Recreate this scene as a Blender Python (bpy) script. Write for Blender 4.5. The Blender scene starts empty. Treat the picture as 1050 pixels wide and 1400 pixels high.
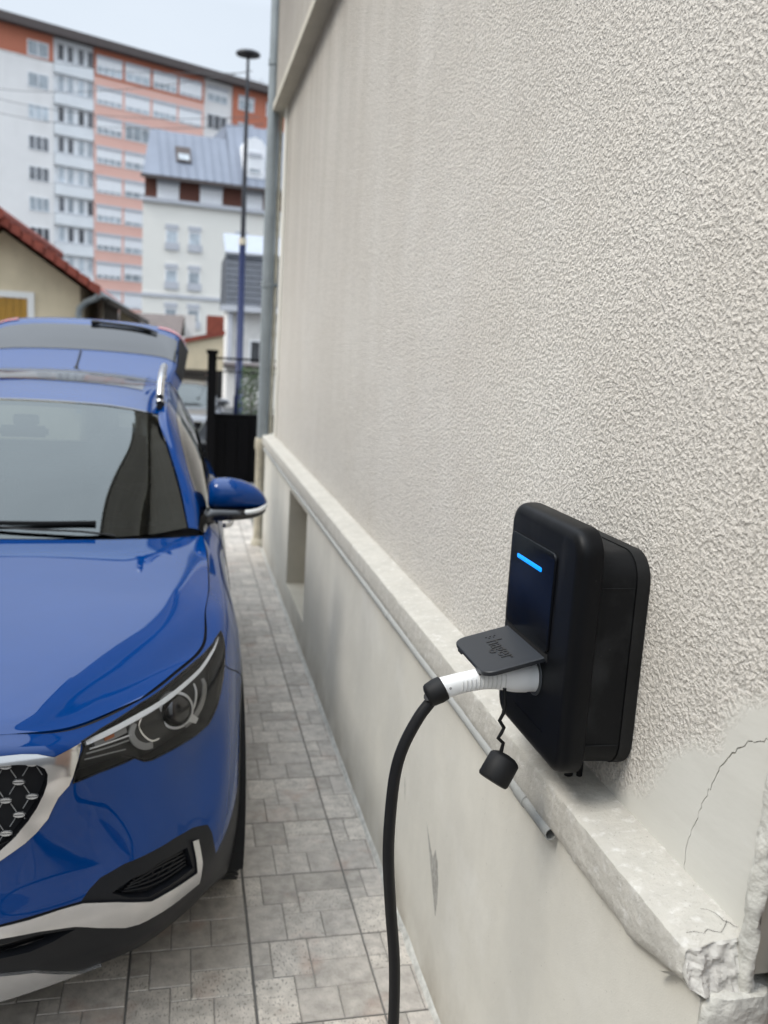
import bpy, bmesh, math, random
import numpy as np
from mathutils import Vector, Matrix, noise
from mathutils.geometry import delaunay_2d_cdt

random.seed(4)
PI = math.pi
scene = bpy.context.scene
C = scene.collection

# ------------------------------------------------------------------ camera
EYE = np.array([0.0, 0.0, 1.82])
FOC = 1220.0            # focal length in photo pixels (photo 1050 x 1400)


def cam_axes(vx=252, vy=465, roll=.059, f=FOC):
    y = np.array([vx - 525, vy - 700, f]); y /= np.linalg.norm(y)
    dx, dy = -math.sin(roll), math.cos(roll)
    b = -(dx * y[0] + dy * y[1]) / y[2]
    dn = np.array([dx, dy, b]); dn /= np.linalg.norm(dn)
    z = -dn
    x = np.cross(y, z)
    return np.array([x, y, z])


RC = cam_axes()
cam = bpy.data.cameras.new('camera')
camo = bpy.data.objects.new('camera', cam)
C.objects.link(camo)
cx, cdn, cf = RC[:, 0], RC[:, 1], RC[:, 2]
camo.matrix_world = Matrix(((cx[0], -cdn[0], -cf[0], EYE[0]), (cx[1], -cdn[1], -cf[1], EYE[1]),
                            (cx[2], -cdn[2], -cf[2], EYE[2]), (0, 0, 0, 1)))
cam.sensor_fit = 'VERTICAL'
cam.sensor_height = 36
cam.sensor_width = 27
cam.lens = FOC / 1400 * 36
cam.clip_start = .05
cam.clip_end = 3000
cam.dof.use_dof = True
cam.dof.focus_distance = 1.62
cam.dof.aperture_fstop = 3.7
scene.camera = camo
scene.render.resolution_x, scene.render.resolution_y = 768, 1024

# ------------------------------------------------------------------ world, sun, exposure
SUN_EL, SUN_AZ = math.radians(50), math.radians(-102)      # azimuth measured from +Y towards +X
SKY_LOW, SKY_HIGH = 7.0, 29
w = bpy.data.worlds.new('World'); scene.world = w; w.use_nodes = True
nt = w.node_tree; nt.nodes.clear()
wo = nt.nodes.new('ShaderNodeOutputWorld'); bg = nt.nodes.new('ShaderNodeBackground')
sky = nt.nodes.new('ShaderNodeTexSky'); sky.sky_type = 'NISHITA'; sky.sun_disc = False
sky.sun_elevation = SUN_EL; sky.sun_rotation = SUN_AZ; sky.air_density = 1.4; sky.dust_density = 3.0; sky.ozone_density = 1.0
cov = nt.nodes.new('ShaderNodeMix'); cov.data_type = 'RGBA'; cov.inputs[0].default_value = .78
cov.inputs[7].default_value = (8.4, 9.6, 11.0, 1)          # high thin cloud cover, pale blue white
tc = nt.nodes.new('ShaderNodeTexCoord'); mp = nt.nodes.new('ShaderNodeMapping'); mp.inputs['Scale'].default_value = (1, 1, 2.5)
cn = nt.nodes.new('ShaderNodeTexNoise'); cn.inputs['Scale'].default_value = 2.2; cn.inputs['Detail'].default_value = 5
cr = nt.nodes.new('ShaderNodeMapRange'); cr.inputs['From Min'].default_value = .3; cr.inputs['From Max'].default_value = .7
cr.inputs['To Min'].default_value = .80; cr.inputs['To Max'].default_value = .96
nt.links.new(tc.outputs['Generated'], mp.inputs[0]); nt.links.new(mp.outputs[0], cn.inputs['Vector'])
nt.links.new(cn.outputs[0], cr.inputs['Value']); nt.links.new(cr.outputs[0], cov.inputs[0])
# overcast luminance rises evenly from the horizon to the zenith
sxz = nt.nodes.new('ShaderNodeSeparateXYZ'); nt.links.new(tc.outputs['Generated'], sxz.inputs[0])
ov = nt.nodes.new('ShaderNodeMapRange'); ov.inputs['From Min'].default_value = .32; ov.inputs['To Min'].default_value = SKY_LOW; ov.inputs['To Max'].default_value = SKY_HIGH
nt.links.new(sxz.outputs[2], ov.inputs['Value'])
cc_ = nt.nodes.new('ShaderNodeVectorMath'); cc_.operation = 'SCALE'; cc_.inputs[0].default_value = (.90, .99, 1.10)
nt.links.new(ov.outputs[0], cc_.inputs[3]); nt.links.new(cc_.outputs[0], cov.inputs[7])
nt.links.new(sky.outputs[0], cov.inputs[6]); nt.links.new(cov.outputs[2], bg.inputs[0])
bg.inputs[1].default_value = .10
nt.links.new(bg.outputs[0], wo.inputs[0])
sl = bpy.data.lights.new('sun', 'SUN'); sl.energy = 2.2; sl.angle = math.radians(24); sl.color = (1, .95, .87)
so = bpy.data.objects.new('sun', sl); C.objects.link(so)
sd = Vector((math.sin(SUN_AZ) * math.cos(SUN_EL), math.cos(SUN_AZ) * math.cos(SUN_EL), math.sin(SUN_EL)))
so.rotation_euler = sd.to_track_quat('Z', 'Y').to_euler()
scene.view_settings.view_transform = 'Standard'
scene.view_settings.look = 'None'
scene.view_settings.exposure = .38
scene.view_settings.gamma = 1
scene.view_settings.use_curve_mapping = False

# ------------------------------------------------------------------ materials
MATS = {}


def S(v):                              # sRGB 0-255 triple to linear
    return tuple((c / 255 / 12.92 if c / 255 <= .04045 else ((c / 255 + .055) / 1.055) ** 2.4) for c in v)


def mat(name, col, rough=.6, metal=0, var=0., vscale=3., bump=None, coat=0, coat_rough=.03, alpha=None, spec=None,
        emit=None, objrand=0., col2=None, vdet=4):
    m = bpy.data.materials.new(name); m.use_nodes = True
    n = m.node_tree.nodes; l = m.node_tree.links
    b = n['Principled BSDF']
    b.inputs['Base Color'].default_value = (*col, 1)
    b.inputs['Roughness'].default_value = rough
    b.inputs['Metallic'].default_value = metal
    if spec is not None: b.inputs['Specular IOR Level'].default_value = spec
    if coat:
        b.inputs['Coat Weight'].default_value = coat; b.inputs['Coat Roughness'].default_value = coat_rough
    if emit:
        b.inputs['Emission Color'].default_value = (*emit[0], 1); b.inputs['Emission Strength'].default_value = emit[1]
    out = None
    if var or objrand or col2:
        t = n.new('ShaderNodeTexCoord')
        x = n.new('ShaderNodeTexNoise'); x.inputs['Scale'].default_value = vscale; x.inputs['Detail'].default_value = vdet
        x.inputs['Roughness'].default_value = .62
        l.new(t.outputs['Object'], x.inputs['Vector'])
        if objrand:
            oi = n.new('ShaderNodeObjectInfo'); va = n.new('ShaderNodeVectorMath'); va.operation = 'ADD'
            vm = n.new('ShaderNodeVectorMath'); vm.operation = 'SCALE'; vm.inputs[3].default_value = 31
            l.new(oi.outputs['Location'], vm.inputs[0]); l.new(t.outputs['Object'], va.inputs[0]); l.new(vm.outputs[0], va.inputs[1])
            l.new(va.outputs[0], x.inputs['Vector'])
        r = n.new('ShaderNodeValToRGB')
        c2 = col2 if col2 else tuple(min(1, c * (1 + var)) for c in col)
        c1 = tuple(c * (1 - var) for c in col)
        r.color_ramp.elements[0].position = .32; r.color_ramp.elements[1].position = .68
        r.color_ramp.elements[0].color = (*c1, 1); r.color_ramp.elements[1].color = (*c2, 1)
        l.new(x.outputs[0], r.inputs[0]); out = r.outputs[0]
        if objrand:
            h = n.new('ShaderNodeHueSaturation'); mr = n.new('ShaderNodeMapRange')
            mr.inputs['To Min'].default_value = 1 - objrand; mr.inputs['To Max'].default_value = 1 + objrand
            l.new(oi.outputs['Random'], mr.inputs['Value']); l.new(mr.outputs[0], h.inputs['Value']); l.new(out, h.inputs['Color']); out = h.outputs[0]
        l.new(out, b.inputs['Base Color'])
    if bump:
        t2 = n.new('ShaderNodeTexCoord'); prev = None
        for (sc, st, dist, det) in bump:
            x2 = n.new('ShaderNodeTexNoise'); x2.inputs['Scale'].default_value = sc; x2.inputs['Detail'].default_value = det
            bp = n.new('ShaderNodeBump'); bp.inputs['Strength'].default_value = st; bp.inputs['Distance'].default_value = dist
            l.new(t2.outputs['Object'], x2.inputs['Vector']); l.new(x2.outputs[0], bp.inputs['Height'])
            if prev: l.new(prev, bp.inputs['Normal'])
            prev = bp.outputs[0]
        l.new(prev, b.inputs['Normal'])
    MATS[name] = m
    return m


def glass_mat(name, tint=(.25, .3, .3), ior=1.5, rough=.0, spec=(1, 1, 1)):
    m = bpy.data.materials.new(name); m.use_nodes = True
    n = m.node_tree.nodes; l = m.node_tree.links; n.clear()
    o = n.new('ShaderNodeOutputMaterial'); mx = n.new('ShaderNodeMixShader'); fr = n.new('ShaderNodeFresnel')
    tr = n.new('ShaderNodeBsdfTransparent'); gl = n.new('ShaderNodeBsdfGlossy')
    fr.inputs['IOR'].default_value = ior; tr.inputs[0].default_value = (*tint, 1)
    gl.inputs['Roughness'].default_value = rough; gl.inputs['Color'].default_value = (*spec, 1)
    l.new(fr.outputs[0], mx.inputs[0]); l.new(tr.outputs[0], mx.inputs[1]); l.new(gl.outputs[0], mx.inputs[2]); l.new(mx.outputs[0], o.inputs[0])
    MATS[name] = m
    return m


mat('paint', (.0001, .038, .180), .5, 0, coat=.85, coat_rough=.008, var=.04, vscale=4, spec=.0)
MATS['paint'].node_tree.nodes['Principled BSDF'].inputs['Coat IOR'].default_value = 1.5
mat('paint_silver_shaded', (.10, .105, .115), .35, .4, coat=1, var=.03)  # silver darkened so the garage shade sits in the paint colour
mat('shut_gap', (.004, .004, .005), .9)
mat('cladding', (.007, .008, .0105), .5, var=.12, vscale=60, spec=.3, bump=[(900, .25, .0004, 2)])
mat('gloss_black', (.006, .006, .007), .12, coat=.6, var=.05)
mat('lamp_black', (.032, .032, .031), .35, var=.05)
mat('chrome', (.72, .72, .72), .12, 1, var=.03)
mat('satin_silver', (.66, .66, .66), .24, .85, var=.04, vscale=20)
mat('lamp_silver', (.80, .80, .78), .3, .0, var=.04)
mat('lamp_grey', (.34, .34, .33), .4, .0, var=.08)
mat('amber', (.5, .16, .06), .3, var=.1)
mat('rear_glass', (.008, .009, .010), .05, spec=.5, var=.05)
mat('red_lamp', (.42, .012, .02), .15, coat=.6, var=.08)
glass_mat('windscreen', (.11, .135, .13), 1.78, spec=(.93, 1, .99))
glass_mat('dark_glass', (.06, .07, .07), 1.55)
glass_mat('lamp_lens', (.93, .93, .93), 1.30)
mat('interior', (.03, .031, .033), .8, var=.1)
mat('pillar_trim', (.16, .19, .17), .8, var=.05)
mat('rubber', (.006, .006, .0065), .6, var=.15, vscale=80, spec=.3)
mat('tyre', (.014, .014, .014), .8, var=.2, vscale=40)
mat('indicator', (.72, .72, .7), .2, coat=.5, var=.05)

mat('lower_render', S((208, 204, 193)), .85, var=.06, vscale=2.6, vdet=7, bump=[(380, .3, .0015, 3), (9, .3, .01, 3)])
mat('ledge_stone', S((180, 176, 167)), .85, var=.08, vscale=16, vdet=9, bump=[(60, .9, .004, 6), (420, .6, .0015, 3)])
mat('broken_stone', S((188, 185, 178)), .9, var=.18, vscale=30, vdet=8, bump=[(50, .9, .006, 6)])
mat('mortar', S((188, 186, 178)), .9, var=.22, vscale=25, vdet=8, bump=[(45, 1, .008, 6)])
mat('old_stone', S((120, 108, 102)), .9, var=.4, vscale=14, vdet=8, bump=[(30, 1, .01, 6)], col2=S((158, 128, 112)))
mat('niche', S((176, 170, 156)), .9, var=.08, vscale=4)
mat('pipe_grey', S((148, 148, 144)), .6, spec=.3, var=.04, vscale=30)
mat('pipe_hole', (.01, .01, .011), .9)
mat('zinc', S((138, 145, 148)), .45, .35, var=.10, vscale=6)
mat('cast_base', S((196, 188, 168)), .8, var=.2, vscale=12, vdet=6)
mat('grout', S((134, 130, 124)), .95, var=.15, vscale=20)
mat('slab', S((118, 114, 108)), .95, var=.15, vscale=20)
mat('scraped', S((158, 155, 148)), .95, var=.3, vscale=70, vdet=8)
mat('asphalt', (.06, .06, .06), .95, var=.15, vscale=2)
mat('box_black', (.0022, .0025, .0034), .46, var=.25, vscale=8, bump=[(1200, .12, .0003, 2)], spec=.18)
mat('box_dusty', (.0030, .0033, .0040), .55, spec=.2, bump=[(1200, .12, .0003, 2)])
mat('box_sheen', (.007, .0073, .0078), .6, var=.5, vscale=9, vdet=7, bump=[(1200, .12, .0003, 2)], spec=.3)  # flange black lifted to grey, its reflection painted into the colour
mat('display', (.0014, .0018, .0032), .22, var=.05, spec=.25)
mat('lid_black', (.013, .015, .019), .45, var=.08, vscale=12, bump=[(1500, .1, .0002, 2)])
mat('letters', (.003, .003, .004), .35)
mat('led_blue', (.0, .15, .8), .4, emit=((.0, .27, 1.0), 1.0))
mat('plug_white', S((226, 226, 224)), .42, var=.03, vscale=20)
mat('plug_rib', S((205, 205, 202)), .42)
mat('cable_black', (.006, .006, .007), .45, var=.15, vscale=50, spec=.35)
mat('socket_ring', (.05, .055, .06), .4)

mat('far_white', S((228, 226, 224)), .9, var=.04, vscale=.3)  # tower white and pink lightened, painting distance haze into the colour
mat('far_cream', S((228, 225, 217)), .9, var=.03, vscale=.2)
mat('far_orange', S((184, 114, 90)), .9, var=.05, vscale=.3)
mat('far_pink', S((226, 182, 168)), .9, var=.05, vscale=.3)
mat('far_balcony', S((224, 227, 229)), .8, var=.05, vscale=.6)
mat('far_frame', S((236, 237, 239)), .6, var=.03)
mat('far_shutter', S((232, 233, 235)), .7, var=.03)
mat('far_box', S((186, 188, 194)), .7, var=.05)
mat('far_glass', S((168, 176, 182)), .12, var=.25, vscale=2, objrand=.3)  # panes kept pale as part of the painted haze
mat('far_glass_dark', S((96, 98, 102)), .12, var=.3, vscale=2, objrand=.5)
mat('roof_dark', S((84, 76, 74)), .8, var=.1)
mat('zinc_roof', S((122, 129, 142)), .6, .0, var=.07, vscale=.6)
mat('brown_clad', S((98, 60, 48)), .8, var=.12, vscale=1)
mat('slate', S((62, 66, 74)), .6, var=.22, vscale=3, vdet=8)
mat('light_metal', S((146, 152, 162)), .7, .0, var=.05)
mat('old_white', S((216, 213, 208)), .9, var=.1, vscale=1.5)
mat('beige_render', S((204, 190, 162)), .9, var=.1, vscale=1.2, vdet=6)
mat('tile_red', S((124, 58, 44)), .8, var=.2, vscale=5)
mat('tile_brown', S((88, 78, 74)), .8, var=.2, vscale=5)
mat('shutter_ochre', S((164, 122, 44)), .6, var=.1, vscale=6)
mat('white_paint', S((225, 224, 220)), .5, var=.03)
mat('wood_dark', S((58, 52, 46)), .8, var=.15)
mat('chimney_brick', S((140, 72, 56)), .85, var=.2, vscale=6)
mat('gate_black', (.003, .003, .004), .6, var=.1, spec=.12)
mat('lamp_blue', S((28, 42, 84)), .45, var=.08)
mat('lamp_dark', S((38, 40, 46)), .5, var=.05)
mat('wire', (.05, .05, .055), .6)
mat('leaf', (.05, .085, .025), .7, var=.5, vscale=6)
mat('bark', (.07, .05, .035), .9, var=.2)
mat('garage_dark', (.02, .018, .017), .9, var=.2)
mat('left_house', S((190, 180, 165)), .9, var=.08, vscale=.8)


def tile_material():
    m = mat('tile', S((178, 170, 160)), .58, var=.24, vscale=22, vdet=10, objrand=.06,
            bump=[(45, .6, .003, 6), (200, .45, .0012, 4)])
    n = m.node_tree.nodes; l = m.node_tree.links; b = n['Principled BSDF']
    src = b.inputs['Base Color'].links[0].from_socket
    geo = n.new('ShaderNodeNewGeometry')
    # pinkish and pale stones of the printed glaze, chosen stone by stone
    rr = n.new('ShaderNodeValToRGB')
    oi = n.new('ShaderNodeObjectInfo'); ad = n.new('ShaderNodeMath'); ad.operation = 'ADD'; fr = n.new('ShaderNodeMath'); fr.operation = 'FRACT'
    l.new(geo.outputs['Random Per Island'], ad.inputs[0]); l.new(oi.outputs['Random'], ad.inputs[1]); l.new(ad.outputs[0], fr.inputs[0])
    e = rr.color_ramp.elements; e[0].color = (.80, .80, .79, 1); e[1].color = (1.20, 1.20, 1.18, 1)
    x = e.new(.45); x.color = (1.0, 1.0, 1.0, 1)
    l.new(fr.outputs[0], rr.inputs[0])
    mx = n.new('ShaderNodeMix'); mx.data_type = 'RGBA'; mx.blend_type = 'MULTIPLY'; mx.inputs[0].default_value = 1
    l.new(src, mx.inputs[6]); l.new(rr.outputs[0], mx.inputs[7])
    # rusty clouds
    no = n.new('ShaderNodeTexNoise'); no.inputs['Scale'].default_value = 6; no.inputs['Detail'].default_value = 5
    l.new(geo.outputs['Position'], no.inputs['Vector'])
    mr = n.new('ShaderNodeMapRange'); mr.inputs['From Min'].default_value = .58; mr.inputs['From Max'].default_value = .75; mr.inputs['To Max'].default_value = .45
    l.new(no.outputs[0], mr.inputs['Value'])
    m2 = n.new('ShaderNodeMix'); m2.data_type = 'RGBA'; m2.inputs[7].default_value = (*S((168, 132, 112)), 1)
    l.new(mr.outputs[0], m2.inputs[0]); l.new(mx.outputs[2], m2.inputs[6])
    # dark pits
    vo = n.new('ShaderNodeTexNoise'); vo.inputs['Scale'].default_value = 95; vo.inputs['Detail'].default_value = 3
    mpn = n.new('ShaderNodeMapping'); mpn.inputs['Scale'].default_value = (1.8, .8, 1)
    l.new(geo.outputs['Position'], mpn.inputs[0]); l.new(mpn.outputs[0], vo.inputs['Vector'])
    mr2 = n.new('ShaderNodeMapRange'); mr2.inputs['From Min'].default_value = .56; mr2.inputs['From Max'].default_value = .64; mr2.inputs['To Max'].default_value = .6
    l.new(vo.outputs[0], mr2.inputs['Value'])
    pk = n.new('ShaderNodeMapRange'); pk.inputs['From Min'].default_value = .45; pk.inputs['From Max'].default_value = .75; pk.inputs['To Min'].default_value = .25
    l.new(fr.outputs[0], pk.inputs['Value']); pm_ = n.new('ShaderNodeMath'); pm_.operation = 'MULTIPLY'; l.new(mr2.outputs[0], pm_.inputs[0]); l.new(pk.outputs[0], pm_.inputs[1])
    m3 = n.new('ShaderNodeMix'); m3.data_type = 'RGBA'; m3.inputs[7].default_value = (*S((88, 84, 78)), 1)
    l.new(pm_.outputs[0], m3.inputs[0]); l.new(m2.outputs[2], m3.inputs[6])
    l.new(m3.outputs[2], b.inputs['Base Color'])


tile_material()


def stucco_material():
    """rough cast render; near the broken corner it is replaced by smooth cement skim"""
    m = bpy.data.materials.new('stucco'); m.use_nodes = True; MATS['stucco'] = m
    n = m.node_tree.nodes; l = m.node_tree.links; b = n['Principled BSDF']; b.inputs['Roughness'].default_value = .88
    b.inputs['Specular IOR Level'].default_value = .3
    t = n.new('ShaderNodeTexCoord')
    sx = n.new('ShaderNodeSeparateXYZ'); l.new(t.outputs['Object'], sx.inputs[0])

    def math_(op, a, b_=None):
        k = n.new('ShaderNodeMath'); k.operation = op
        for i, v in enumerate((a, b_)):
            if v is None: continue
            if isinstance(v, (int, float)): k.inputs[i].default_value = v
            else: l.new(v, k.inputs[i])
        return k.outputs[0]

    def noise_(sc, det=3, vec=None, rough=.5):
        k = n.new('ShaderNodeTexNoise'); k.inputs['Scale'].default_value = sc; k.inputs['Detail'].default_value = det; k.inputs['Roughness'].default_value = rough
        l.new(vec if vec else t.outputs['Object'], k.inputs['Vector'])
        return k.outputs[0]
    # smooth patch mask: below a wavering line from (y1.42,z1.03) to (y0.95,z1.45)
    wob = math_('MULTIPLY', math_('SUBTRACT', noise_(6, 4), .5), .22)
    lin = math_('ADD', math_('ADD', math_('MULTIPLY', math_('SUBTRACT', sx.outputs[1], 1.42), .96), math_('SUBTRACT', sx.outputs[2], 1.02)), wob)
    mk = n.new('ShaderNodeMapRange'); mk.inputs['From Min'].default_value = -.03; mk.inputs['From Max'].default_value = .03
    l.new(lin, mk.inputs['Value']); mask = mk.outputs[0]
    # lumps of thrown render: soft noise pushed towards rounded grains
    def grain(sc, lo, hi, det):
        k = n.new('ShaderNodeMapRange'); k.interpolation_type = 'SMOOTHSTEP'
        k.inputs['From Min'].default_value = lo; k.inputs['From Max'].default_value = hi
        l.new(noise_(sc, det, rough=.5), k.inputs['Value']); return k.outputs[0]
    h = math_('ADD', math_('MULTIPLY', grain(114, .34, .66, 3), 1.0), math_('MULTIPLY', grain(205, .32, .68, 3), .52))
    h = math_('ADD', h, math_('MULTIPLY', noise_(34, 2), .35))
    bp = n.new('ShaderNodeBump'); bp.inputs['Distance'].default_value = .0024
    l.new(math_('ADD', math_('MULTIPLY', mask, .92), .0), bp.inputs['Strength']); l.new(h, bp.inputs['Height'])
    b2 = n.new('ShaderNodeBump'); b2.inputs['Distance'].default_value = .006; b2.inputs['Strength'].default_value = .35
    mp2 = n.new('ShaderNodeMapping'); mp2.inputs['Scale'].default_value = (1, .6, 1.6); mp2.inputs['Rotation'].default_value = (.6, 0, 0)
    l.new(t.outputs['Object'], mp2.inputs[0])
    l.new(noise_(11, 5, mp2.outputs[0]), b2.inputs['Height']); l.new(bp.outputs[0], b2.inputs['Normal'])
    l.new(b2.outputs[0], b.inputs['Normal'])
    # colour: warm pale grey, hollows painted darker like relief shade, soft vertical rain streaks, stains
    cr = n.new('ShaderNodeValToRGB'); e = cr.color_ramp.elements
    e[0].position = .25; e[0].color = (*S((187, 183, 176)), 1); e[1].position = .62; e[1].color = (*S((215, 210, 202)), 1)
    l.new(math_('DIVIDE', h, 1.87), cr.inputs[0])
    sm = n.new('ShaderNodeMix'); sm.data_type = 'RGBA'; sm.inputs[6].default_value = (*S((204, 203, 196)), 1)
    l.new(mask, sm.inputs[0]); l.new(cr.outputs[0], sm.inputs[7])
    ms = n.new('ShaderNodeMapping'); ms.inputs['Scale'].default_value = (1, 5, .35); l.new(t.outputs['Object'], ms.inputs[0])
    st = noise_(1.3, 5, ms.outputs[0])
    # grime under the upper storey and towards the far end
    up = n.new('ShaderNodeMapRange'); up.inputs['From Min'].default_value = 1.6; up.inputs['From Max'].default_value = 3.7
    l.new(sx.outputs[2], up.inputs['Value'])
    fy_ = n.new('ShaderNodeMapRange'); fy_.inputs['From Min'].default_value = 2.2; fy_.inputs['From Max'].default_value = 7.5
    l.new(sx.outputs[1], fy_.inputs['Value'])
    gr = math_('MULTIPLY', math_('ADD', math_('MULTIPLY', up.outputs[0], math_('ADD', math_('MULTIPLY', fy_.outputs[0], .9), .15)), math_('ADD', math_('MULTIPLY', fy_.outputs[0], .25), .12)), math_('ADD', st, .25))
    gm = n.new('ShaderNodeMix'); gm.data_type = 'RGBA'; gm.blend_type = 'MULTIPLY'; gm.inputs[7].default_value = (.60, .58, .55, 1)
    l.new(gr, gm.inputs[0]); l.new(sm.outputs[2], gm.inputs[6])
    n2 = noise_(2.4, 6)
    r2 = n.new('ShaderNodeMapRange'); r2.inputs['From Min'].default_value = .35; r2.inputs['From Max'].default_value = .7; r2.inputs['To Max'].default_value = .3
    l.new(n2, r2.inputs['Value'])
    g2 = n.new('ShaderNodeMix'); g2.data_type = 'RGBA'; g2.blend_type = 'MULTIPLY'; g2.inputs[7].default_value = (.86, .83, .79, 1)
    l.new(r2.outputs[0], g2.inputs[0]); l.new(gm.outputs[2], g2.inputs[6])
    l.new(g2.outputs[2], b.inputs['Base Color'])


stucco_material()


def overlay(name, col, scale, lo, hi, amount, mapping=(1, 1, 1), fade=None, mode='MIX', det=6):
    """lay an uneven second tone (dirt, dust, streaks, tone changes) over a material"""
    m = MATS[name]; n = m.node_tree.nodes; l = m.node_tree.links; b = n['Principled BSDF']; inp = b.inputs['Base Color']
    t = n.new('ShaderNodeTexCoord'); mp_ = n.new('ShaderNodeMapping'); mp_.inputs['Scale'].default_value = mapping
    x = n.new('ShaderNodeTexNoise'); x.inputs['Scale'].default_value = scale; x.inputs['Detail'].default_value = det; x.inputs['Roughness'].default_value = .6
    l.new(t.outputs['Object'], mp_.inputs[0]); l.new(mp_.outputs[0], x.inputs['Vector'])
    r = n.new('ShaderNodeMapRange'); r.inputs['From Min'].default_value = lo; r.inputs['From Max'].default_value = hi; r.inputs['To Max'].default_value = amount
    l.new(x.outputs[0], r.inputs['Value']); f = r.outputs[0]
    if fade:
        s_ = n.new('ShaderNodeSeparateXYZ'); l.new(t.outputs['Object'], s_.inputs[0])
        r2 = n.new('ShaderNodeMapRange'); r2.inputs['From Min'].default_value = fade[1]; r2.inputs['From Max'].default_value = fade[2]
        l.new(s_.outputs[fade[0]], r2.inputs['Value']); k = n.new('ShaderNodeMath'); k.operation = 'MULTIPLY'
        l.new(f, k.inputs[0]); l.new(r2.outputs[0], k.inputs[1]); f = k.outputs[0]
    mx = n.new('ShaderNodeMix'); mx.data_type = 'RGBA'; mx.blend_type = mode; mx.inputs[7].default_value = (*col, 1)
    if inp.links: l.new(inp.links[0].from_socket, mx.inputs[6])
    else: mx.inputs[6].default_value = inp.default_value
    l.new(f, mx.inputs[0]); l.new(mx.outputs[2], inp)


overlay('box_dusty', (.035, .036, .037), 7, .52, .78, .75, (1, 1.4, .8))
overlay('box_dusty', (.05, .05, .05), 160, .66, .74, .5)
overlay('box_black', (.03, .03, .032), 9, .56, .85, .45, (1, 2.2, .7))
overlay('box_black', (.05, .05, .05), 220, .70, .76, .4)
overlay('lid_black', (.06, .06, .06), 190, .68, .74, .5)
overlay('lower_render', S((168, 167, 163)), 1.6, .42, .75, .3, (1, 1.6, .8))
overlay('lower_render', S((140, 128, 108)), 5, .35, .65, .6, (1, 1, 1), (2, .22, .0))
overlay('lower_render', S((120, 116, 108)), 120, .68, .72, .5)
overlay('lower_render', S((226, 224, 218)), 3.1, .55, .75, .35)
overlay('ledge_stone', S((160, 154, 143)), 5, .5, .72, .3)
overlay('ledge_stone', S((120, 115, 106)), 230, .62, .70, .6)
overlay('ledge_stone', S((236, 235, 232)), 42, .55, .7, .28)
overlay('stucco', S((178, 170, 160)), .9, .45, .7, .22)
overlay('stucco', S((132, 126, 118)), 1.2, .2, .5, .75, (1, 1, 1), (2, 3.7, 4.3))  # darker tone fading in with height over the upper storey
overlay('stucco', S((150, 144, 136)), .8, .30, .62, .4, (1, 3, .3), (2, 2.0, 3.6))
overlay('stucco', S((164, 154, 134)), 2.6, .5, .75, .3, (1, 1, .8), (2, 1.25, 1.02))
overlay('tile', S((120, 112, 100)), 1.5, .5, .75, .28)
overlay('far_white', S((190, 186, 182)), .25, .45, .7, .35, (1, 1, .15))
overlay('far_pink', S((205, 158, 146)), .3, .45, .7, .5)
overlay('beige_render', S((150, 138, 118)), 1.2, .5, .75, .5, (1, 1, .5))
overlay('paint', (.10, .12, .14), 260, .70, .78, .10)


# ------------------------------------------------------------------ helpers
def tag(o, label=None, cat=None, group=None, kind=None):
    if label: o['label'] = label
    if cat: o['category'] = cat
    if group: o['group'] = group
    if kind: o['kind'] = kind
    return o


def empty(name, loc=(0, 0, 0), rz=0, label=None, cat=None, group=None, parent=None):
    o = bpy.data.objects.new(name, None); C.objects.link(o); o.location = loc; o.rotation_euler = (0, 0, rz)
    o.empty_display_size = .1
    if parent: o.parent = parent
    return tag(o, label, cat, group)


def link(name, me, m=None, parent=None, loc=None, rot=None):
    o = bpy.data.objects.new(name, me); C.objects.link(o)
    if m and not me.materials: me.materials.append(MATS[m])
    if parent: o.parent = parent
    if loc is not None: o.location = loc
    if rot is not None: o.rotation_euler = rot
    return o


def copy_tree(o, parent=None):
    c = o.copy(); C.objects.link(c)
    if parent: c.parent = parent
    for ch in list(o.children): copy_tree(ch, c)
    return c


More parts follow.
